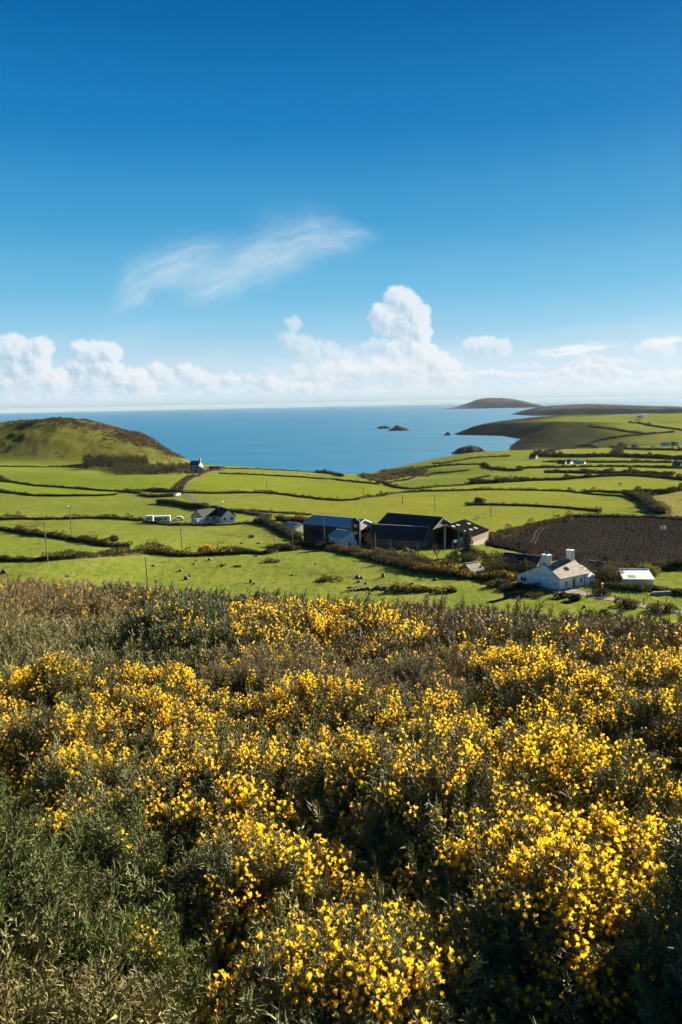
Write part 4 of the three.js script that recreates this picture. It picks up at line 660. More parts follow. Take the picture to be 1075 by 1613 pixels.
// the barns
{ const lv = levelAt(640, 858);
  const A = ridged('barn', 'blue-roofed open-ended barn behind the feed silo, leftmost of the barns', 'barn', [494.5, 811.6], [573.6, 818], lv, { ridge: 7, front: 5.4, back: 5.6, eaveF: 5.1, eaveB: 5.0, wall: M.oldBoard, roof: M.blueSheet, fascia: M.trim, openRight: true, group: 'barns of the farmyard' });
  for (const z of [-5.2, -1.8, 1.8, 5.1]) part('post', boxAt(A.L - 0.3, A.L - 0.05, -1, 6.6 - Math.abs(z) * 0.34, z - 0.13, z + 0.13), M.concrete, A.g);
  part('cladding', gableShape([[5.1, 4.0], [5.1, 5.1], [0, 6.85], [-5.3, 5.0], [-5.3, 4.0]], A.L - 0.04, A.L + 0.05), M.concrete, A.g);
  const B = ridged('barn', 'largest dark-roofed barn at the back, pale bargeboards on its gable', 'barn', [612, 808.3], [697.5, 815.2], lv, { ridge: 7.6, front: 6.6, back: 6.6, eaveF: 4.6, eaveB: 4.6, wall: M.board, gableRight: M.board, roof: M.darkSheet, fascia: M.block, group: 'barns of the farmyard' });
  part('gable_door', boxAt(B.L + 0.01, B.L + 0.08, -0.5, 3.6, 0.4, 4.4), M.black, B.g); part('vent_panel', boxAt(B.L + 0.01, B.L + 0.06, 4.6, 5.6, -2.6, -1.4), M.concrete, B.g);
  const C = ridged('barn', 'front dark-roofed barn with brick-footed gable, nearest of the barns', 'barn', [588, 826.2], [675.5, 830.8], lv, { ridge: 5.4, front: 4.6, back: 3.4, eaveF: 2.2, eaveB: 3.6, wall: M.board, gableRight: M.timber, roof: M.darkSheet, fascia: M.block, cap: M.blueSheet, group: 'barns of the farmyard' });
  part('plinth', boxAt(C.L + 0.01, C.L + 0.14, -1.4, 1.5, -3.2, 4.4), M.block, C.g); part('barn_door', boxAt(C.L + 0.01, C.L + 0.10, 1.51, 3.4, -2.2, 0.6), M.board, C.g);
  const D = ridged('barn', 'wood-clad barn with pale roof lights, rightmost of the barns', 'barn', [702, 828.3], [732.5, 818.8], lv, { ridge: 6.2, front: 7.6, back: 6, eaveF: 3.7, eaveB: 4.0, wall: M.board, roof: M.tarRoof, openLeft: true, group: 'barns of the farmyard' });
  for (const [x, s] of [[2.2, 4.6], [5.4, 4.7], [8.6, 4.8], [1.5, 1.0], [4.5, 1.1], [10, 2.0]]) D.onRoof(x, s, 1.3, 0.9, M.skylight, 'roof_light');
  part('lower_wall', boxAt(-0.03, D.L + 0.03, -1.4, 1.7, 7.6, 7.72), M.block, D.g); part('post', boxAt(0.0, 0.25, -1, 5.9, -0.12, 0.12), M.concrete, D.g); part('post', boxAt(0.0, 0.25, -1, 4.7, 3.9, 4.15), M.concrete, D.g);
  part('half_wall', boxAt(0.02, 0.16, -1, 3.4, 4.3, 7.3), M.concrete, D.g);
  // low stock shed in front of the blue-roofed barn
  const E = ridged('stock_shed', 'small blue-roofed stock shed with white walls before the left barn', 'shed', [531, 834], [549, 836.5], lv, { ridge: 4.8, front: 3.4, back: 2.2, eaveF: 3.3, eaveB: 3.8, wall: M.render, roof: M.blueSheet, length: 6 }); E.window('right', 1.0, 0.1, 1.0, 1.7, true); E.window('front', 2, 1.0, 1.2, 0.8);
  { // feed silo
    const at = onLevel(561, 861, lv), o = thing('feed_silo', 'tall dark feed silo with a white filling pipe between the barns', 'silo', at); o.scale.setScalar(1.17); const body = new THREE.CylinderGeometry(1.05, 1.05, 4.2, 28); body.translate(0, 4.4, 0); part('body', body, M.darkSheet, o);
    const cone = new THREE.CylinderGeometry(1.05, 0.25, 1.5, 28); cone.translate(0, 1.55, 0); part('hopper', cone, M.darkSheet, o); const top = new THREE.ConeGeometry(1.12, 0.8, 28); top.translate(0, 6.9, 0); part('lid', top, M.darkSheet, o);
    for (const [x, z] of [[-0.85, -0.85], [0.85, -0.85], [-0.85, 0.85], [0.85, 0.85]]) part('leg', boxAt(x - 0.07, x + 0.07, -0.6, 2.5, z - 0.07, z + 0.07), M.metal, o);
    part('pipe', boxAt(1.0, 1.2, 0.2, 7.0, 0.4, 0.6), M.trim, o); for (const y of [5.4, 3.6]) part('label_plate', (() => { const g = new THREE.CylinderGeometry(1.07, 1.07, 0.7, 10, 1, true, -0.4, 0.8); g.translate(0, y, 0); return g; })(), M.metal, o);
  }
  { // tractor beside the silo
    const at = onLevel(600, 856, lv), o = thing('tractor', 'old tractor parked by the shrubs before the dark barn', 'tractor', at, 0.6); part('bonnet', boxAt(-1.9, -0.2, 0.9, 1.6, -0.4, 0.4, 0.12), M.bluePaint, o); const cab = part('cab', boxAt(-0.2, 1.1, 1.1, 1.7, -0.7, 0.7, 0.1), M.bluePaint, o); part('roof', boxAt(-0.3, 1.2, 2.5, 2.65, -0.8, 0.8, 0.06), M.paint, cab); for (const [x, z] of [[-0.2, -0.65], [1.0, -0.65], [-0.2, 0.65], [1.0, 0.65]]) part('cab_pillar', boxAt(x - 0.04, x + 0.04, 1.7, 2.5, z - 0.04, z + 0.04), M.black, cab); part('windscreen', boxAt(-0.2, -0.17, 1.7, 2.48, -0.6, 0.6, 0.01), M.pane, cab);
    for (const [x, z, r] of [[0.6, -0.95, 0.85], [0.6, 0.95, 0.85], [-1.5, -0.75, 0.5], [-1.5, 0.75, 0.5]]) { const w = new THREE.Group(); w.name = 'wheel'; w.position.set(x, r, z); o.add(w); const t = new THREE.TorusGeometry(r * 0.74, r * 0.26, 8, 24); part('tyre', t, M.tyre, w); const h = new THREE.CylinderGeometry(r * 0.55, r * 0.55, 0.18, 18); h.rotateX(Math.PI / 2); part('rim', h, M.cream, w); }
  }
}
{ const lv = levelAt(462, 833); const b = ridged('shed', 'small pale blue shed on the lane bank left of the barns', 'shed', [454, 822.5], [471, 824.5], lv, { ridge: 2.9, front: 1.9, back: 1.9, eaveF: 2.3, eaveB: 2.3, wall: M.cream, roof: M.blueSheet }); b.window('front', 1.3, 0.7, 0.9, 0.9); b.window('front', 3.0, 0.1, 0.9, 1.7, true); }
// the bungalow
{
  const lv = levelAt(335, 823), m = ridged('bungalow', 'white bungalow with dark pitched roofs and a cross gable', 'house', [310, 804], [345, 798.3], lv, { ridge: 5, front: 3.0, back: 3.0, eaveF: 2.5, eaveB: 2.5, wall: M.render, roof: M.darkSheet, roofBack: M.slate, fascia: M.black, doorMat: M.black, frameMat: M.trim });
  m.window('left', 0, 2.9, 0.8, 0.7); m.window('front', 2.5, 0.9, 1.4, 1.1); m.window('front', 6, 0.9, 1.4, 1.1); m.window('front', 8.6, 0, 0.9, 2.0, true);
  const w = new THREE.Group(); w.name = 'cross_wing'; const a = onLevel(344.7, 798, lv + 5), b = onLevel(359, 802.3, lv + 5); m.g.updateMatrixWorld(true);
  w.position.copy(m.g.worldToLocal(V(a.x, lv, a.z))); w.rotation.y = Math.PI / 2 - Math.atan2(b.x - a.x, -(b.z - a.z)) - m.g.rotation.y; m.g.add(w);
  const wing = ridged('', '', '', [344.7, 798], [359, 802.3], lv, { parent: w, ridge: 5.02, front: 3.0, back: 3.0, eaveF: 2.52, eaveB: 2.52, wall: M.render, roof: M.darkSheet, fascia: M.black });
  const win = (u, y, ww, h) => { part('window', boxAt(wing.L - 0.01, wing.L + 0.05, y, y + h, u - ww / 2, u + ww / 2, 0.01), M.pane, w); }; win(-1.5, 0.9, 1.1, 1.0); win(1.3, 0.9, 0.8, 1.0);
  wing.chimney(1.2, 0.6, 0.9, 0.7, 6.0, M.render, 1);
  part('porch', boxAt(-3.2, -0.02, -1, 2.1, 0.4, 3.4), M.render, m.g); part('porch_roof', boxAt(-3.4, 0.0, 2.1, 2.3, 0.2, 3.6), M.concrete, m.g);
}
// caravans and cars
function caravan(label, px, py, L, W, H, turn) {
  const at = ground(px, py), o = thing('caravan', label, 'caravan', at, turn, 'caravans beside the bungalow'), body = part('body', boxAt(-L / 2, L / 2, 0.5, H, -W / 2, W / 2, 0.22), M.cream, o); part('roof', boxAt(-L / 2 + 0.15, L / 2 - 0.15, H, H + 0.12, -W / 2 + 0.12, W / 2 - 0.12, 0.05), M.paint, o); part('skirt', boxAt(-L / 2 + 0.1, L / 2 - 0.1, -0.5, 0.55, -W / 2 + 0.1, W / 2 - 0.1), M.concrete, o);
  for (let x = -L / 2 + 1.1; x < L / 2 - 0.6; x += 1.7) part('window', boxAt(x - 0.5, x + 0.5, 1.35, 2.1, W / 2 - 0.01, W / 2 + 0.03), M.pane, body); part('door', boxAt(-L / 2 + 1.8, -L / 2 + 2.4, 0.6, 2.35, W / 2, W / 2 + 0.04), M.timber, body);
}
caravan('long pale static caravan left of the bungalow', 256, 824, 6.3, 2.8, 2.8, 0.18); caravan('shorter pale caravan at the left end of the long one', 236.5, 823, 2.9, 2.4, 2.7, 0.18);
function car(label, px, py, mat, turn, s = 1, tall = 1) {
  const at = ground(px, py), o = thing('parked_car', label, 'car', at, turn, 'cars parked about the lanes'); o.scale.setScalar(s);
  const sh = new THREE.Shape([[-2.1, 0.35], [-2.15, 0.75], [-1.9, 0.95], [-1.0, 1.02], [-0.45, 1.48 * tall], [1.2, 1.5 * tall], [1.95, 1.0], [2.15, 0.85], [2.15, 0.35]].map(([x, y]) => new THREE.Vector2(x, y))), g = new THREE.ExtrudeGeometry(sh, { depth: 1.5, bevelEnabled: true, bevelSize: 0.08, bevelThickness: 0.12, bevelSegments: 2 }); g.translate(0, 0, -0.75); part('body', g, mat, o);
  for (const k of [-1, 1]) { part('side_window', boxAt(-0.5, 0.35, 1.05, 1.38 * tall, k * 0.875 - 0.01, k * 0.875 + 0.01), M.pane, o); part('side_window', boxAt(0.42, 1.3, 1.05, 1.38 * tall, k * 0.875 - 0.01, k * 0.875 + 0.01), M.pane, o); for (const x of [-1.35, 1.35]) { const w = new THREE.CylinderGeometry(0.34, 0.34, 0.24, 18); w.rotateX(Math.PI / 2); w.translate(x, 0.34, k * 0.8); part('wheel', w, M.tyre, o); } }
}
car('white estate car parked between caravan and bungalow', 281, 820, M.paint, 0.2, 1, 1.1); car('pale car on the lane junction below the hill', 279, 781.5, M.paint, 1.1); car('blue car on the lane right of the bungalow', 417, 815, M.bluePaint, 0.7); car('white car by the yard behind the stock shed', 549, 862, M.paint, 0.5); car('white car outside the house under the hill', 349, 741, M.paint, 0.4, 1.15);
single('water_trough', 'teal water trough alone in the pasture', 'trough', mergeGeometries([boxAt(-0.8, 0.8, 0, 0.12, -0.5, 0.5), boxAt(-0.8, 0.8, 0.12, 0.85, -0.5, -0.42), boxAt(-0.8, 0.8, 0.12, 0.85, 0.42, 0.5), boxAt(-0.8, -0.72, 0.12, 0.85, -0.42, 0.42), boxAt(0.72, 0.8, 0.12, 0.85, -0.42, 0.42), boxAt(-0.72, 0.72, 0.5, 0.7, -0.42, 0.42)]), M.teal, ground(396, 847), 0.3);
// the house under the hill and its outhouses
{
  const lv = levelAt(310, 742), m = ridged('stone_house', 'dark stone house with tall gable chimney under the left hill', 'house', [301.5, 726], [316.5, 726], lv, { ridge: 8.8, front: 4, back: 4, eaveF: 5.4, eaveB: 5.4, wall: M.stone, roof: M.slate, gableRight: M.stone }); m.chimney(m.L - 0.6, 0, 1.1, 1.6, 10.9, M.stone, 2); m.window('front', 3, 3, 1, 1.3); m.window('front', 6, 3, 1, 1.3);
  ridged('outbuilding', 'gabled wing standing before the stone house under the hill', 'outbuilding', [311, 733.5], [317, 735.5], lv, { ridge: 5.4, front: 2.8, back: 2.8, eaveF: 3.2, eaveB: 3.2, wall: M.stone, gableRight: M.block, roof: M.slate, fascia: M.trim }).window('right', 0, 1.2, 0.9, 1.1);
  const l2 = levelAt(289, 738); ridged('outbuilding', 'small pale-roofed outhouse left of the stone house', 'outbuilding', [283, 731.5], [292, 731.8], l2, { ridge: 4, front: 3, back: 3, eaveF: 2.2, eaveB: 2.2, wall: M.stone, roof: M.concrete }).window('front', 2, 0.2, 1, 1.8, true);
}
// farms far away on the right
{
  const far = (label, px1, py1, px2, py2, lvPx, ridge, wall, roof) => { const lv = levelAt(...lvPx), b = ridged('farm_building', label, 'farm', [px1, py1], [px2, py2], lv, { ridge, front: 4.5, back: 4.5, eaveF: ridge - 2.6, eaveB: ridge - 2.6, wall, roof, group: 'farmsteads in the far fields' }); b.window('front', b.L * 0.3, 1, 1.4, 1.6); b.window('front', b.L * 0.7, 1, 1.4, 1.6); };
  far('far white farmhouse standing alone on the lane', 997, 700.6, 1004, 700.8, [1001, 706], 7, M.render, M.slate); far('long white farm sheds at the far right', 1042, 697.2, 1057, 697.4, [1050, 702], 7, M.render, M.blueSheet); far('grey barn at the right end of the far white sheds', 1058, 696, 1066, 696.4, [1062, 702], 7, M.stone, M.darkSlate);
  far('far pale barn of the middle hamlet, right', 908, 725.5, 922, 725.8, [915, 729], 4.5, M.render, M.cream); far('far dark barn of the middle hamlet, left', 880, 725, 892, 725.2, [886, 729], 5, M.stone, M.darkSlate); far('far white cottage of the middle hamlet', 894, 724, 901, 724.2, [898, 729], 5, M.render, M.slate); far('far dark farm roof near the flat-topped rock', 836, 715.8, 846, 716, [841, 719], 6, M.stone, M.darkSlate);
  far('far farmhouse among trees at the right edge', 1062, 728, 1074, 728.4, [1068, 734], 6, M.render, M.darkSlate); far('tiny farm on the far headland ridge', 1006, 654.8, 1012, 654.9, [1009, 657], 8, M.render, M.slate);
}
// ---------------------------------------------------------------- poles, fences, wires
function pole(label, px, pyBase, pyTop, kind = 'plain') {
  const b = ground(px, pyBase), tall = (pyBase - pyTop) / FOCAL * Math.hypot(b.z, 0) * 1.03, o = thing('utility_pole', label, 'pole', b, 0.35, 'wooden poles across the fields'), thick = clamp(b.length() * 0.00045, 0.13, 0.2);
  const g = new THREE.CylinderGeometry(thick * 0.75, thick, tall + 0.8, 12); g.translate(0, tall / 2 - 0.4, 0); const lean = mergeGeometries([g]); lean.rotateZ(0.02); part('post', lean, M.timber, o);
  if (kind === 'cross') { part('crossarm', boxAt(-0.9, 0.9, tall - 0.35, tall - 0.2, -0.09, 0.09), M.timber, o); for (const x of [-0.8, 0, 0.8]) { const i = new THREE.CylinderGeometry(0.06, 0.09, 0.24, 10); i.translate(x, tall - 0.08, 0); part('insulator', i, M.trim, o); } }
  if (kind === 'lamp') { part('lamp_arm', boxAt(0, 0.9, tall - 0.2, tall - 0.1, -0.05, 0.05), M.metal, o); for (const [x, y] of [[0.5, 0.05], [0.95, -0.02], [0.7, -0.4]]) part('lamp_head', boxAt(x - 0.25, x + 0.25, tall + y - 0.1, tall + y + 0.1, -0.16, 0.16, 0.04), M.paint, o); }
  if (kind === 'transformer') { part('crossarm', boxAt(-1.0, 1.0, tall - 0.5, tall - 0.36, -0.08, 0.08), M.timber, o); for (const x of [-0.6, 0.6]) { const i = new THREE.CylinderGeometry(0.3, 0.3, 0.8, 14); i.translate(x, tall - 0.95, 0.2); part('transformer', i, M.paint, o); } }
  o.userData.top = undefined; return { o, top: V(b.x, b.y + tall - 0.25, b.z) };
}
const P1 = pole('tall bare pole standing out of the gorse crest', 234, 940, 877), P2 = pole('tall pole at the far left, in front of the ragged hedge', 75.5, 885.5, 822), P3 = pole('crossarmed pole in the left pasture', 113, 841, 798, 'cross'), P4 = pole('pole behind the yellow gorse hedge', 287.5, 872, 827);
const P5 = pole('left one of the twin poles', 433, 867, 839), P6 = pole('right one of the twin poles', 462, 868, 835.5), P7 = pole('pole beside the bare tree at the left barn', 512, 862, 816.5), P8 = pole('grey pole before the front dark barn', 592, 866, 840), P9 = pole('crossarmed pole before the wood-clad barn', 700.5, 868, 827, 'cross');
pole('lamp post with white heads above the scrub', 713.5, 890, 852, 'lamp'); pole('pole in the big pasture above the dark barn, taller', 685.5, 803, 780); pole('thin pole in the big pasture, left of the taller one', 634.5, 795, 779); pole('pole right of the lone tree in the big pasture', 773.5, 814, 789.5); pole('pole above the plough hedge', 872, 820, 803.5); pole('thin pole in the upper pasture', 421, 773, 756); pole('thin pole before the sagging bank', 573.5, 782, 767.5); pole('pole with twin white transformers at the edge of the plough', 1043, 862, 826, 'transformer');
function wire(label, a, b, sag) { const c = new THREE.QuadraticBezierCurve3(a, a.clone().lerp(b, 0.5).add(V(0, -sag * 2, 0)), b); const g = new THREE.TubeGeometry(c, 30, 0.012, 5); single('overhead_wire', label, 'wire', g, M.black, null, 0, 'wires slung between the poles'); }
wire('wire between the twin poles', P5.top, P6.top, 0.3); wire('wire from the twin poles to the left barn pole', P6.top, P7.top, 0.5);
function posts(label, pix, gap, h = 1.15, t = 0.06) { const c = new THREE.CatmullRomCurve3(pix.map(([x, y]) => ground(x, y))), n = Math.round(c.getLength() / gap), at = c.getPointAt(0), o = thing('post_and_wire_fence', label, 'fence', at, 0, 'stock fences'); const r = mulberry(n * 31 + 5), g = boxAt(-t, t, -0.4, h, -t, t); for (let i = 0; i <= n; i++) { const p = c.getPointAt(i / n), m = part('post', g, M.timber, o); m.position.set(p.x - at.x, height(p.x, p.z) - at.y, p.z - at.z); m.rotation.set((r() - 0.5) * 0.1, r(), (r() - 0.5) * 0.1); m.scale.y = 0.9 + 0.2 * r(); } for (const y of [0.45, 0.8, 1.05]) { const w = new THREE.TubeGeometry(new THREE.CatmullRomCurve3(Array.from({ length: n + 1 }, (_, i) => { const p = c.getPointAt(i / n); return V(p.x - at.x, height(p.x, p.z) - at.y + y * h / 1.15, p.z - at.z); })), n * 2, 0.008, 3); part('wire', w, M.rust, o); } }
posts('fence of rough posts along the gravel track', [[925, 942], [955, 945.5], [990, 950], [1020, 954], [1050, 958.5], [1082, 963]], 2.6, 1.3, 0.07); posts('fence line inside the plough hedge', [[790, 851], [830, 838], [870, 829], [905, 819.5], [960, 818.5], [1010, 819], [1080, 822]], 3.2, 1.1, 0.06); posts('garden fence above the track', [[960, 938], [1000, 942], [1040, 947], [1082, 952]], 3.4, 1.1, 0.05); posts('fence before the white shed', [[985, 927], [1005, 928], [1030, 929]], 3, 1.2, 0.05);
single('marker_post', 'short white post by the cottage drive', 'post', mergeGeometries([boxAt(-0.14, 0.14, -0.3, 1.3, -0.14, 0.14), boxAt(-0.18, 0.18, 1.3, 1.4, -0.18, 0.18)]), M.trim, ground(949, 930));
single('wood_stack', 'pale bench-like log stack at right of the track', 'logs', mergeGeometries([0, 1, 2, 3, 4].map((i) => { const g = new THREE.CylinderGeometry(0.16, 0.18, 3.6, 10); g.rotateZ(Math.PI / 2); g.translate((i % 2) * 0.2, 0.16 + (i > 2 ? 0.28 : 0), (i % 3) * 0.34 + (i > 2 ? 0.17 : 0)); return g; })), M.concrete, ground(1040, 936), 0.1);
{ const r = mulberry(5), s = new Soup(), p = ground(944, 926); for (let i = 0; i < 8; i++) clump(s, p.clone().add(V((r() - 0.5) * 1.8, 0.35, (r() - 0.5) * 0.8)), 0.4, 0.35, 26, 0.12, i % 2 ? [[0.6, 0.07, 0.02], [0.7, 0.14, 0.03]] : [[0.07, 0.11, 0.02]], r); single('flower_bed', 'bed of red-orange flowers beside the cottage drive', 'flowers', s.geometry(p), leafMat, p); }
{ const r = mulberry(6), s = new Soup(), p = ground(955, 938); for (let i = 0; i < 7; i++) clump(s, p.clone().add(V((r() - 0.5) * 5, 0.2, (r() - 0.5) * 1.6)), 0.6, 0.22, 20, 0.13, [[0.6, 0.52, 0.03], [0.09, 0.13, 0.02], [0.09, 0.13, 0.02]], r); single('daffodil_patch', 'patch of pale yellow daffodils by the gravel track', 'flowers', s.geometry(p), leafMat, p); }
// ---------------------------------------------------------------- boulders
function boulder(label, px, py, w, h, tone = 0.3) {
  const r = mulberry(Math.round(px * 13 + py)), p = ground(px, py), g = new THREE.IcosahedronGeometry(1, 3), a = g.attributes.position, sx = r() * 9;
  for (let i = 0; i < a.count; i++) { const x = a.getX(i), y = a.getY(i), z = a.getZ(i), f = 1 + 0.35 * noise(x * 1.3 + sx, y * 1.3 + z) + 0.15 * noise(x * 3 + z * 3, y * 3 + sx); a.setXYZ(i, x * f * w / 2, (y < -0.3 ? -0.3 + (y + 0.3) * 0.3 : y) * f * h, z * f * w / 2.4); }
  g.computeVertexNormals(); single('boulder', label, 'boulder', g, std(tone, tone * 0.94, tone * 0.82, 0.95, { map: stoneTone }), V(p.x, p.y + h * 0.15, p.z), r() * 3, 'boulders lying in the pasture');
}
[['pale boulder with long shadow in the near pasture', 294, 913, 1.2, 0.7], ['small dark stone just above the pale boulder', 299, 908.5, 0.8, 0.4], ['grey boulder left of the pale one', 285, 899.5, 0.9, 0.5], ['upright grey boulder near the crest, right of the pale one', 396, 918, 0.9, 0.8], ['flat pale stone touching that upright boulder', 401, 920, 0.7, 0.3], ['low dark rock at the left side of the near pasture', 243, 892, 1.4, 0.4], ['small dark stone below the gorse hedge', 306, 889.5, 1.0, 0.35], ['stone above the low brown bush', 404, 877, 0.8, 0.45], ['flat rock under the gorse hedge', 331, 882, 1.4, 0.5], ['pale rock at the left edge of the crest', 6, 903, 1.3, 0.7], ['small dark stone on the crest pasture at far left', 107, 908, 1.0, 0.3], ['dark boulder right of the brown gorse tuft', 563, 911, 1.2, 0.6], ['second dark boulder right of the gorse tuft', 570, 911.5, 0.9, 0.55], ['stone below those two boulders', 566, 917, 1.0, 0.4], ['pointed boulder farther right in the pasture', 604, 909.5, 0.9, 0.8], ['small flat stone at the pasture edge', 577, 920, 0.9, 0.35], ['lone stone left of the cottage hedge', 686, 914, 1.0, 0.35], ['low stone in the shade of the lane hedge', 650, 920, 0.9, 0.3], ['dark stone below the blue-roofed barn', 498, 889, 0.8, 0.3], ['mossy rock on the left rough pasture', 205, 869, 1.0, 0.4], ['stone beside the trough pasture', 382, 856, 1.6, 0.4], ['flat rock right of the trough', 408, 856, 1.2, 0.35], ['dark stone by the brown gorse tuft, left', 461, 906, 0.8, 0.3], ['pale rubble by the front dark barn, left lump', 640, 869, 2.2, 0.9], ['pale rubble by the front dark barn, right lump', 649, 870.5, 1.6, 0.7], ['pale stone heap between silo and front barn', 611, 865, 1.8, 0.8], ['stone cairn on the right slope below the track', 921, 957, 0.8, 0.35]].forEach((b) => boulder(...b, 0.08 + 0.08 * ((b[1] * 7) % 10) / 10));
{ // drystone wall near the crest, its stones laid one by one
  const pts = [[545, 931], [575, 929.5], [605, 927.5], [640, 929], [680, 931], [720, 933]].map(([x, y]) => ground(x, y)), c = new THREE.CatmullRomCurve3(pts), L = c.getLength(), o = thing('stone_wall', 'tumbled drystone wall just beyond the gorse crest', 'wall', pts[0]), r = mulberry(88), mats = [0.07, 0.1, 0.14].map((t) => std(t, t * 0.94, t * 0.82, 0.95)), geos = [1, 2, 3].map((k) => { const g = new THREE.IcosahedronGeometry(0.5, 1), a = g.attributes.position; for (let i = 0; i < a.count; i++) { const f = 1 + 0.3 * noise(a.getX(i) * 3 + k * 7, a.getY(i) * 3 + a.getZ(i) * 3); a.setXYZ(i, a.getX(i) * f, a.getY(i) * f * 0.7, a.getZ(i) * f); } g.computeVertexNormals(); return g; });
  let n = 0; for (let row = 0; row < 3; row++) for (let u = r() * 0.4; u < L && n < 290; u += 0.30 + 0.3 * r()) { if (row && noise(u / 3, row) < -0.15 + row * 0.12) continue; const p = c.getPointAt(u / L), m = part('stone', geos[n % 3], mats[Math.floor(r() * 3)], o); const k = 0.36 + 0.24 * r(); m.scale.set(k * 1.2, k, k * 1.1); m.position.set(p.x - pts[0].x + (r() - 0.5) * 0.2, height(p.x, p.z) - pts[0].y + 0.13 + row * 0.27, p.z - pts[0].z + (r() - 0.5) * 0.25); m.rotation.set(r(), r() * 6, r()); n++; }
}
// ---------------------------------------------------------------- livestock
function blend(caps, size, res, k) {               // one smooth skin over tapered limbs
  const mc = new MarchingCubes(res, M.black, false, false, 60000), p = V(0, 0, 0); mc.isolation = 0;
  for (let z = 0, i = 0; z < res; z++) for (let y = 0; y < res; y++) for (let x = 0; x < res; x++, i++) {
    p.set((x - res / 2) / (res / 2) * size, (y - res / 2) / (res / 2) * size, (z - res / 2) / (res / 2) * size); let d = 1e3;
    for (const [a, b, ra, rb] of caps) { const ab = b.clone().sub(a), t = clamp(p.clone().sub(a).dot(ab) / ab.lengthSq()), q = p.distanceTo(a.clone().addScaledVector(ab, t)) - mix(ra, rb, t), h = clamp(0.5 + 0.5 * (q - d) / k); d = mix(q, d, h) - k * h * (1 - h); }
    mc.field[i] = -d;
  }
  mc.update(); const g = new THREE.BufferGeometry(); g.setAttribute('position', new THREE.Float32BufferAttribute(mc.positionArray.slice(0, mc.count * 3), 3)); g.scale(size, size, size); g.computeVertexNormals(); return g;
}
const legs = (h, x0, x1, w, r) => [[x0, w], [x0, -w], [x1, w], [x1, -w]].map(([x, z]) => [V(x, h * 0.1, z), V(x + 0.02, -h, z), r * 1.5, r * 0.8]);
const cowSkin = blend([[V(-0.65, 0.05, 0), V(0.6, 0.05, 0), 0.36, 0.36], [V(0.62, 0.15, 0), V(0.95, 0.28, 0), 0.24, 0.17], [V(0.95, 0.28, 0), V(1.22, 0.12, 0), 0.15, 0.09], [V(-0.85, 0.25, 0), V(-0.98, -0.35, 0), 0.06, 0.03], ...legs(0.8, -0.62, 0.55, 0.2, 0.08)], 1.5, 44, 0.12);
const sheepSkin = blend([[V(-0.35, 0.05, 0), V(0.32, 0.05, 0), 0.27, 0.27], [V(0.38, 0.12, 0), V(0.6, 0.2, 0), 0.14, 0.11], [V(0.6, 0.2, 0), V(0.76, 0.1, 0), 0.1, 0.06], ...legs(0.5, -0.3, 0.28, 0.13, 0.05)], 1.0, 40, 0.08);
const cowMat = std(0.03, 0.028, 0.027, 0.8), woolMat = std(0.62, 0.58, 0.50, 1);
[['black cow at the left end of the far herd', 784, 752], ['black cow second from the left of the herd', 788, 755], ['black cow low at the left of the herd', 780, 753], ['black cow at the front of the herd', 795, 755.5], ['black cow in the middle of the herd', 798, 752], ['black cow just right of the herd middle', 803, 753.5], ['topmost black cow of the herd', 806, 750.5], ['black cow right of the topmost one', 810, 752], ['black cow at the right of the herd', 814, 754.5], ['black cow at the far right of the herd', 818, 752.5], ['black cow straying below the herd', 762, 758.5], ['lone dark cow in the long pasture at right', 977, 763.5], ['dark cow lying apart in the upper pasture', 485, 748.5]].forEach(([l, x, y], i) => { const p = ground(x, y); single('cow', l, 'cow', cowSkin, cowMat, V(p.x, p.y + 0.82, p.z), i * 1.9, 'black cattle on the far pasture'); });
[['white sheep in the pasture under the hill', 139, 753.8], ['sheep resting beside the lower left bank', 51, 780.5], ['white sheep at the left of the right-hand flock', 1028, 785.5], ['sheep nearest the muddy track', 1058, 798], ['sheep above the plough hedge', 1062, 810.5], ['sheep at the right edge, upper', 1072, 789.5], ['sheep at the right edge, lower', 1071, 806], ['sheep in front of the plough hedge corner', 1060, 815], ['sheep alone in the big pasture', 753, 817.5], ['sheep in the rough left pasture', 108, 799.5], ['white sheep beyond the bungalow', 351, 792], ['white sheep in the wide right pasture', 1033, 779]].forEach(([l, x, y], i) => { const p = ground(x, y); single('sheep', l, 'sheep', sheepSkin, woolMat, V(p.x, p.y + 0.52, p.z), i * 2.3, 'sheep grazing'); });

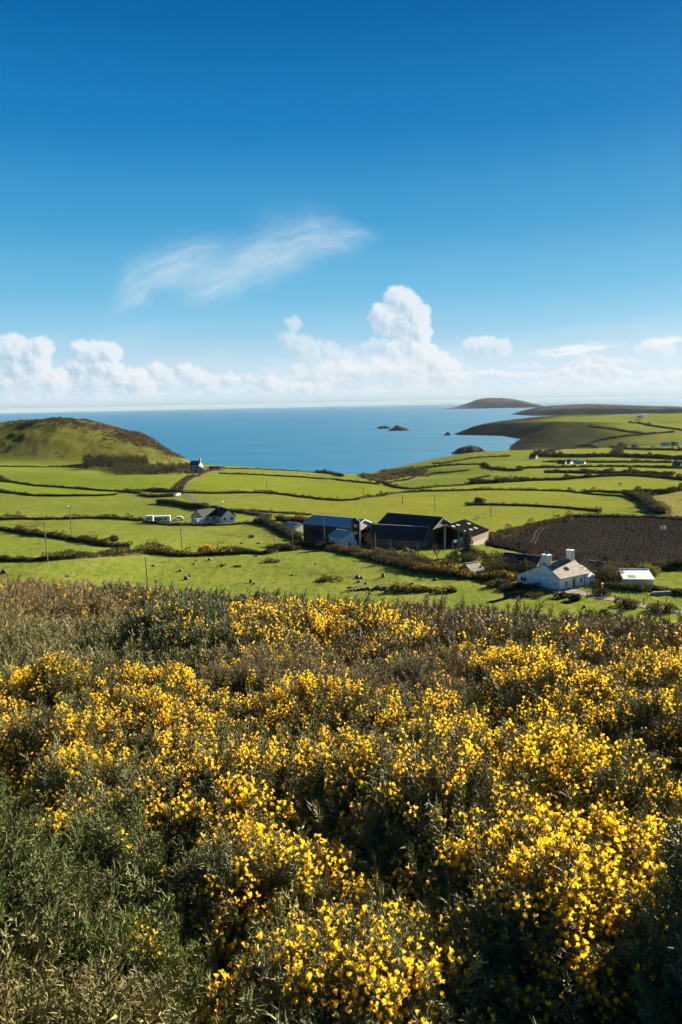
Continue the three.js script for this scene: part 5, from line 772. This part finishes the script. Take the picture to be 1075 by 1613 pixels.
// ---------------------------------------------------------------- gorse on the near slope
function shootGeometry(seed, len, branches, spines, spineLen, w) {
  const r = mulberry(seed), s = new Soup(), bendX = (r() - 0.5) * 0.35, bendZ = (r() - 0.5) * 0.35;
  const stem = (t) => V(bendX * t * t * len, t * len, bendZ * t * t * len);
  for (let i = 0; i < 4; i++) { const a = stem(i / 4), b = stem((i + 1) / 4); spine(s, a, b.clone().sub(a).normalize(), a.distanceTo(b) * 1.25, w * (2.3 - i * 0.4), [0.7, 0.55, 0.45], [0.8, 0.8, 0.7]); }
  for (let i = 0; i < branches; i++) {
    const t = 0.08 + 0.92 * (i + r() * 0.8) / branches, az = i * 2.399 + r() * 0.8, lift = 0.45 + 0.75 * t + 0.3 * r(), base = stem(t);
    const dir = V(Math.cos(az), lift, Math.sin(az)).normalize(), bl = len * (0.25 - 0.12 * t) * (0.7 + 0.6 * r());
    const tone = 0.8 + 0.4 * r(), c0 = [tone * 0.85, tone * 0.95, tone * 0.85], c1 = [tone * 1.35, tone * 1.25, tone * 0.95];
    spine(s, base, dir, bl, w * 1.1, c0, c1);
    for (let k = 0; k < spines; k++) {
      const q = 0.15 + 0.8 * (k + r()) / spines, p = base.clone().addScaledVector(dir, bl * q), d2 = dir.clone().multiplyScalar(0.75).add(V(r() - 0.5, r() - 0.35, r() - 0.5).multiplyScalar(1.9)).normalize();
      spine(s, p, d2, spineLen * (0.6 + 0.7 * r()), w * 0.9, c0, c1);
    }
  }
  return s.geometry();
}
// one pea flower, 2 cm: a folded upright standard, two wings, a keel and a downy calyx; it faces +z and grows from the origin
function flowerSoup(s, m, tone) {
  const Y = [1 * tone, 0.97 * tone, 1], O = [0.97 * tone, 0.88 * tone, 1], C = [0.55, 0.62, 3.0];
  const P = (x, y, z) => V(x, y, z).multiplyScalar(0.0011).applyMatrix4(m);
  // standard
  for (const k of [-1, 1]) {
    const a = P(0, 2, 3), b = P(0, 9, 6.5), c = P(0, 16, 5), d = P(k * 5.5, 15.5, 7.5), e = P(k * 7.2, 10, 9), f = P(k * 4, 4.5, 6.5);
    s.tri(a, f, b, O, Y, O); s.tri(b, f, e, O, Y, Y); s.tri(b, e, d, O, Y, Y); s.tri(b, d, c, O, Y, Y);
    // wings
    const g = P(k * 1.5, 1.5, 4), h = P(k * 3.8, 4.2, 9), i = P(k * 4, 2.2, 15.5), j = P(k * 2.2, -1.2, 12);
    s.tri(g, h, j, O, Y, O); s.tri(h, i, j, Y, Y, O);
    // keel and calyx
    s.tri(P(0, -0.5, 3), P(k * 2.0, 1.4, 10), P(0, -1.5, 14.5), O, Y, Y);
    s.tri(P(0, 3.5, -1), P(k * 3, 0.5, 1.5), P(0, 3.2, 6.5), C); s.tri(P(0, -2, -1), P(k * 3, 0.5, 1.5), P(0, -1.6, 6.5), C);
  }
}
const FLOWER_SETS = [], CLUSTERS = [];
for (let v = 0; v < 5; v++) {
  const r = mulberry(500 + v), list = [], n = 8 + Math.floor(r() * 5), s = new Soup();
  for (let i = 0; i < n; i++) {
    const t = (i + r()) / n, az = i * 2.4 + r(), tilt = 0.15 + 0.7 * r(), y = 0.075 + 0.11 * t, rr = 0.010 + 0.020 * (1 - t) + 0.006 * r();
    const m = new THREE.Matrix4().makeRotationFromEuler(new THREE.Euler(-tilt, az, (r() - 0.5) * 0.7, 'YXZ')).setPosition(Math.sin(az) * rr, y, Math.cos(az) * rr);
    const sc = 0.75 + 0.45 * r(); m.scale(V(sc, sc, sc)); list.push(m); flowerSoup(s, m, 0.86 + 0.22 * r());
  }
  FLOWER_SETS.push(list); CLUSTERS.push(s.geometry());
}
const FLOWER = [0.9, 1.0, 1.06].map((t) => { const s = new Soup(); flowerSoup(s, new THREE.Matrix4(), t); return s.geometry(); });
const SHOOTS = [1, 2, 3, 4].map((k) => shootGeometry(40 + k, 0.125, 22, 5, 0.0165, 0.0015));
const TUFTS = [1, 2, 3].map((k) => shootGeometry(80 + k, 0.16, 18, 4, 0.022, 0.0028));
const gorseMat = new THREE.MeshPhysicalMaterial({ vertexColors: true, roughness: 0.7, transmission: 0.16, thickness: 0, specularIntensity: 0.6 });
const petalMat = new THREE.MeshPhysicalMaterial({ vertexColors: true, color: lin(0.94, 0.66, 0.012), roughness: 0.95, transmission: 0.5, thickness: 0, specularIntensity: 0.3 });
const KIND = {                                    // shoot colour, share of shoots in flower, height
  G: [[0.095, 0.115, 0.022], 0.015, 1.0], Y: [[0.14, 0.145, 0.052], 0.95, 1.0], O: [[0.20, 0.185, 0.075], 0.0, 0.85], B: [[0.13, 0.10, 0.08], 0.0, 0.72],
  S: [[0.18, 0.155, 0.065], 0.22, 0.95], F: [[0.21, 0.165, 0.07], 0.16, 0.95], D: [[0.10, 0.12, 0.045], 0.22, 1.05], T: [[0.145, 0.13, 0.04], 0.0, 1.02], R: [[0.175, 0.145, 0.065], 0.07, 0.95],
};
function kindAt(px, py, n) {
  px += 60 * n; py += 25 * n;
  if (py > 1450) return px < 470 ? 'T' : 'B';
  if (py > 1215 && px < 250 + (py - 1215) * 0.3) return 'G';
  if (py > 1390 && px > 680 && px < 880) return 'B';
  if (py > 1400 && px > 860) return 'D';
  if (py > 1200) return 'Y';
  if (py > 1045) return px < 120 && py > 1170 ? 'D' : n > 0.45 ? 'S' : 'Y';
  if (py > 985) return px < 345 ? 'O' : n > 0.02 ? 'S' : px > 700 ? 'Y' : 'R';
  if (px < 215) return py > 950 ? 'O' : 'F';
  if (px < 380) return 'D';
  if (px < 640) return n > 0.25 ? 'D' : 'Y';
  return 'R';
}
{
  const bushes = {
    centre: thing('gorse_bush', 'golden flowering gorse bush at bottom centre, closest of the flowering bushes', 'bush', V(0.1, height(0.1, -1.35), -1.35), 0, 'gorse bushes in the foreground'),
    green: thing('gorse_bush', 'flowerless dark green gorse bush at the lower left', 'bush', V(-0.55, height(-0.55, -1.3), -1.3), 0, 'gorse bushes in the foreground'),
    shade: thing('gorse_bush', 'shaded flowering gorse bush at the lower right edge', 'bush', V(0.6, height(0.6, -1.35), -1.35), 0, 'gorse bushes in the foreground'),
    dead: thing('gorse_bush', 'withered grey-brown gorse bush in shade at the bottom right', 'bush', V(0.25, height(0.25, -0.95), -0.95), 0, 'gorse bushes in the foreground'),
    tips: thing('gorse_bush', 'tan-tipped gorse along the bottom left edge', 'bush', V(-0.3, height(-0.3, -0.9), -0.9), 0, 'gorse bushes in the foreground'),
    midLeft: thing('gorse_bush', 'broad bank of yellow gorse behind the flowerless green bush', 'bush', V(-0.8, height(-0.8, -2.3), -2.3), 0, 'gorse bushes in the foreground'),
    midRight: thing('gorse_bush', 'dense bank of yellow gorse at right, above the shaded bush', 'bush', V(0.8, height(0.8, -2.3), -2.3), 0, 'gorse bushes in the foreground'),
  };
  const mass = new THREE.Group(); mass.name = 'gorse_thicket'; mass.userData = { kind: 'stuff', label: 'brown and yellow gorse thicket covering the hillside up to its crest', category: 'gorse' }; scene.add(mass);
  const flowering = new Set(['centre', 'shade', 'midLeft', 'midRight']);
  const store = {}; // holder -> {shoot: [variants], tuft: [variants], cluster: [variants]}
  const holderOf = (k) => store[k] ??= { shoot: SHOOTS.map(() => []), tuft: TUFTS.map(() => []), cluster: CLUSTERS.map(() => []), list: [] };
  const r = mulberry(2024), q = new THREE.Quaternion(), up = V(0, 1, 0), nrm = V(0, 0, 0), spin = new THREE.Quaternion();
  // places of the single stools, spread evenly over the slope
  const domes = [];
  for (let d = -0.6; d < 27;) {
    const step = d < 3 ? 0.40 : d < 7 ? 0.5 : d < 13 ? 0.62 : 0.85, half = Math.max(1.6, d * 0.62 + 0.6), right = Math.max(2.6, d * 0.8 + 1);
    for (let x = -half; x < right; x += step) {
      const px0 = x + (r() - 0.5) * step * 0.8, d0 = d + (r() - 0.5) * step * 0.8;
      if (Math.hypot(px0, d0) < 0.62) continue;
      if (d0 > crest(clamp(px0 / Math.max(1, d0), -0.6, 0.6)) + 3) continue;
      domes.push([px0, d0, step]);
    }
    d += step;
  }
  const col = new THREE.Color();
  for (const [x, d, step] of domes) {
    const gy = height(x, -d), dist = Math.hypot(x, d);
    const [px, py] = toPixel(x, gy + 0.9, -d), n = noise(x * 0.55 + 20, d * 0.45) + 0.5 * noise(x * 1.7, d * 1.5);
    const kind = px < -5000 ? 'S' : kindAt(clamp(px, 0, 1075), clamp(py, 905, 1613), n), [base, share, tall] = KIND[kind];
    const hb = (0.88 + 0.14 * noise(x * 1.1 + 5, d * 1.1) + 0.10 * (r() - 0.5)) * tall * (dist < 0.95 ? 0.92 : 1) + (d > 6 ? 0.12 * noise(x * 0.5, d * 0.5) : 0) + (px > 1135 && dist < 2.7 && d > 0.7 ? 0.26 : 0), rb = step * (0.75 + 0.35 * r());
    let key = 'mass';
    if (dist < 3.1 && px > -150 && px < 1225) {
      if (py > 1450) key = px < 470 ? 'tips' : 'dead'; else if (kind === 'B') key = 'dead'; else if (kind === 'G') key = 'green'; else if (py > 1220) key = px > 840 ? 'shade' : 'centre'; else if (dist < 2.9) key = px < 540 ? 'midLeft' : 'midRight';
    }
    const h = holderOf(key), seen = px > -260 && px < 1500;
    const density = (dist < 2.4 ? 1900 : dist < 5 ? 1250 : dist < 9 ? 560 : dist < 14 ? 330 : 200) * (seen ? 1 : 0.35) * (kind === 'B' ? 0.8 : 1);
    const area = 2 * Math.PI * rb * (rb + hb * 0.45) * 0.62, count = Math.round(density * area);
    const big = dist < 5.5 ? 1 : dist < 9 ? 1.1 : dist < 14 ? 1.3 : 1.5;
    const tone = 0.85 + 0.35 * r();
    for (let i = 0; i < count; i++) {
      const az = r() * 6.2832, cy = Math.pow(r(), 0.8), sy = Math.sqrt(1 - cy * cy), deep = 1 - 0.28 * r() * r();
      nrm.set(Math.cos(az) * sy, cy, Math.sin(az) * sy);
      const sx = x + nrm.x * rb * deep, sz = -d + nrm.z * rb * deep, lump = 0.07 * noise(sx * 5, sz * 5), syy = gy + (hb - 0.14 * big) * (0.35 + 0.65 * cy) * deep + lump;
      if (Math.hypot(sx, sz, syy + 0.1 - EYE) < 0.48) continue;
      const dir = nrm.clone().multiplyScalar(0.75).add(V((r() - 0.5) * 0.8, 0.55 + 0.5 * r(), (r() - 0.5) * 0.8)).normalize();
      q.setFromUnitVectors(up, dir).multiply(spin.setFromAxisAngle(up, r() * 6.28));
      const leader = r() < 0.06 ? 1.4 : 1, sc = big * (dist < 5.5 ? 0.72 : 0.85) * (0.65 + 0.6 * r()) * leader;
      const m = new THREE.Matrix4().compose(V(sx, syy, sz), q, V(sc, sc * (leader > 1 ? 1.15 : 1), sc));
      const t2 = tone * (0.7 + 0.6 * r()), brown = r() < 0.12 ? 1 : 0;
      col.setRGB(mix(base[0], 0.16, brown * 0.6) * t2, mix(base[1], 0.115, brown * 0.6) * t2, mix(base[2], 0.07, brown * 0.6) * t2);
      const use = dist < 5.5 ? h.shoot : h.tuft; use[Math.floor(r() * use.length)].push([m, col.clone()]);
      const patchy = smooth(-0.25, 0.4, noise(sx * 2.6 + 9, sz * 2.6) + 0.8 * noise(sx * 6.5, sz * 6.5));
      if (seen && cy > 0.12 && r() < share * (0.22 + 0.85 * patchy) * (dist < 2.4 ? 0.60 : dist < 5 ? 0.66 : dist < 9 ? 0.68 : 0.6)) {
        const fm = new THREE.Matrix4().compose(V(sx, syy, sz), q, V(1, 1, 1).multiplyScalar((dist > 5.5 ? 0.95 : 0.64) * Math.min(1.3, sc * 0.3 + 0.7 * Math.pow(big, 0.7)))), v = Math.floor(r() * CLUSTERS.length), f = 0.88 + 0.2 * r();
        h.list.push([fm, v, new THREE.Color().setRGB(f, f * (0.93 + 0.12 * r()), f), Math.hypot(sx, syy - EYE, sz)]);
      }
    }
  }
  const inst = (name, geo, mat, list, parent) => { if (!list.length) return; const im = new THREE.InstancedMesh(geo, mat, list.length); im.name = name; im.castShadow = im.receiveShadow = true; im.userData.kind = 'stuff'; const inv = new THREE.Matrix4().makeTranslation(parent.position.x, parent.position.y, parent.position.z).invert(); list.forEach(([m, c], i) => { im.setMatrixAt(i, inv.clone().multiply(m)); im.setColorAt(i, c); }); parent.add(im); };
  let total = 0;
  for (const [key, h] of Object.entries(store)) {
    const parent = key === 'mass' ? mass : bushes[key];
    h.shoot.forEach((l, i) => inst('spiny_shoots', SHOOTS[i], gorseMat, l, parent));
    h.tuft.forEach((l, i) => inst('spiny_shoots', TUFTS[i], gorseMat, l, parent));
    let rest = h.list;
    if (flowering.has(key)) {                     // the flowers that show largest are parts of their own
      const shown = h.list.filter(([m]) => { const [a, b] = toPixel(m.elements[12], m.elements[13] + 0.1, m.elements[14]); return a > 5 && a < 1070 && b < 1600; }).sort((a, b) => a[3] - b[3]);
      const limit = key === 'centre' ? 300 : 150, own = new Set(); let k = 0;
      for (const f of shown) { if (k >= limit) break; own.add(f); for (const fmx of FLOWER_SETS[f[1]]) { if (k >= limit) break; k++; const mesh = new THREE.Mesh(FLOWER[k % 3], petalMat); mesh.name = 'flower'; mesh.castShadow = mesh.receiveShadow = true; const m = f[0].clone().multiply(fmx); m.premultiply(new THREE.Matrix4().makeTranslation(-parent.position.x, -parent.position.y, -parent.position.z)); m.decompose(mesh.position, mesh.quaternion, mesh.scale); parent.add(mesh); } }
      rest = h.list.filter((f) => !own.has(f));
    }
    rest.forEach(([m, v, c]) => h.cluster[v].push([m, c]));
    h.cluster.forEach((l, i) => inst('flowers', CLUSTERS[i], petalMat, l, parent));
    total += h.list.length;
  }
  console.log('gorse', domes.length, Object.entries(store).map(([k, h]) => k + ':' + h.shoot.reduce((a, b) => a + b.length, 0) + '/' + h.tuft.reduce((a, b) => a + b.length, 0) + '/' + h.list.length).join(' '), total);
}

// the sea air that pales the far headlands
scene.fog = new THREE.FogExp2(new THREE.Color(0.72, 0.86, 1.0), 0.000008);
renderer.render(scene, camera);
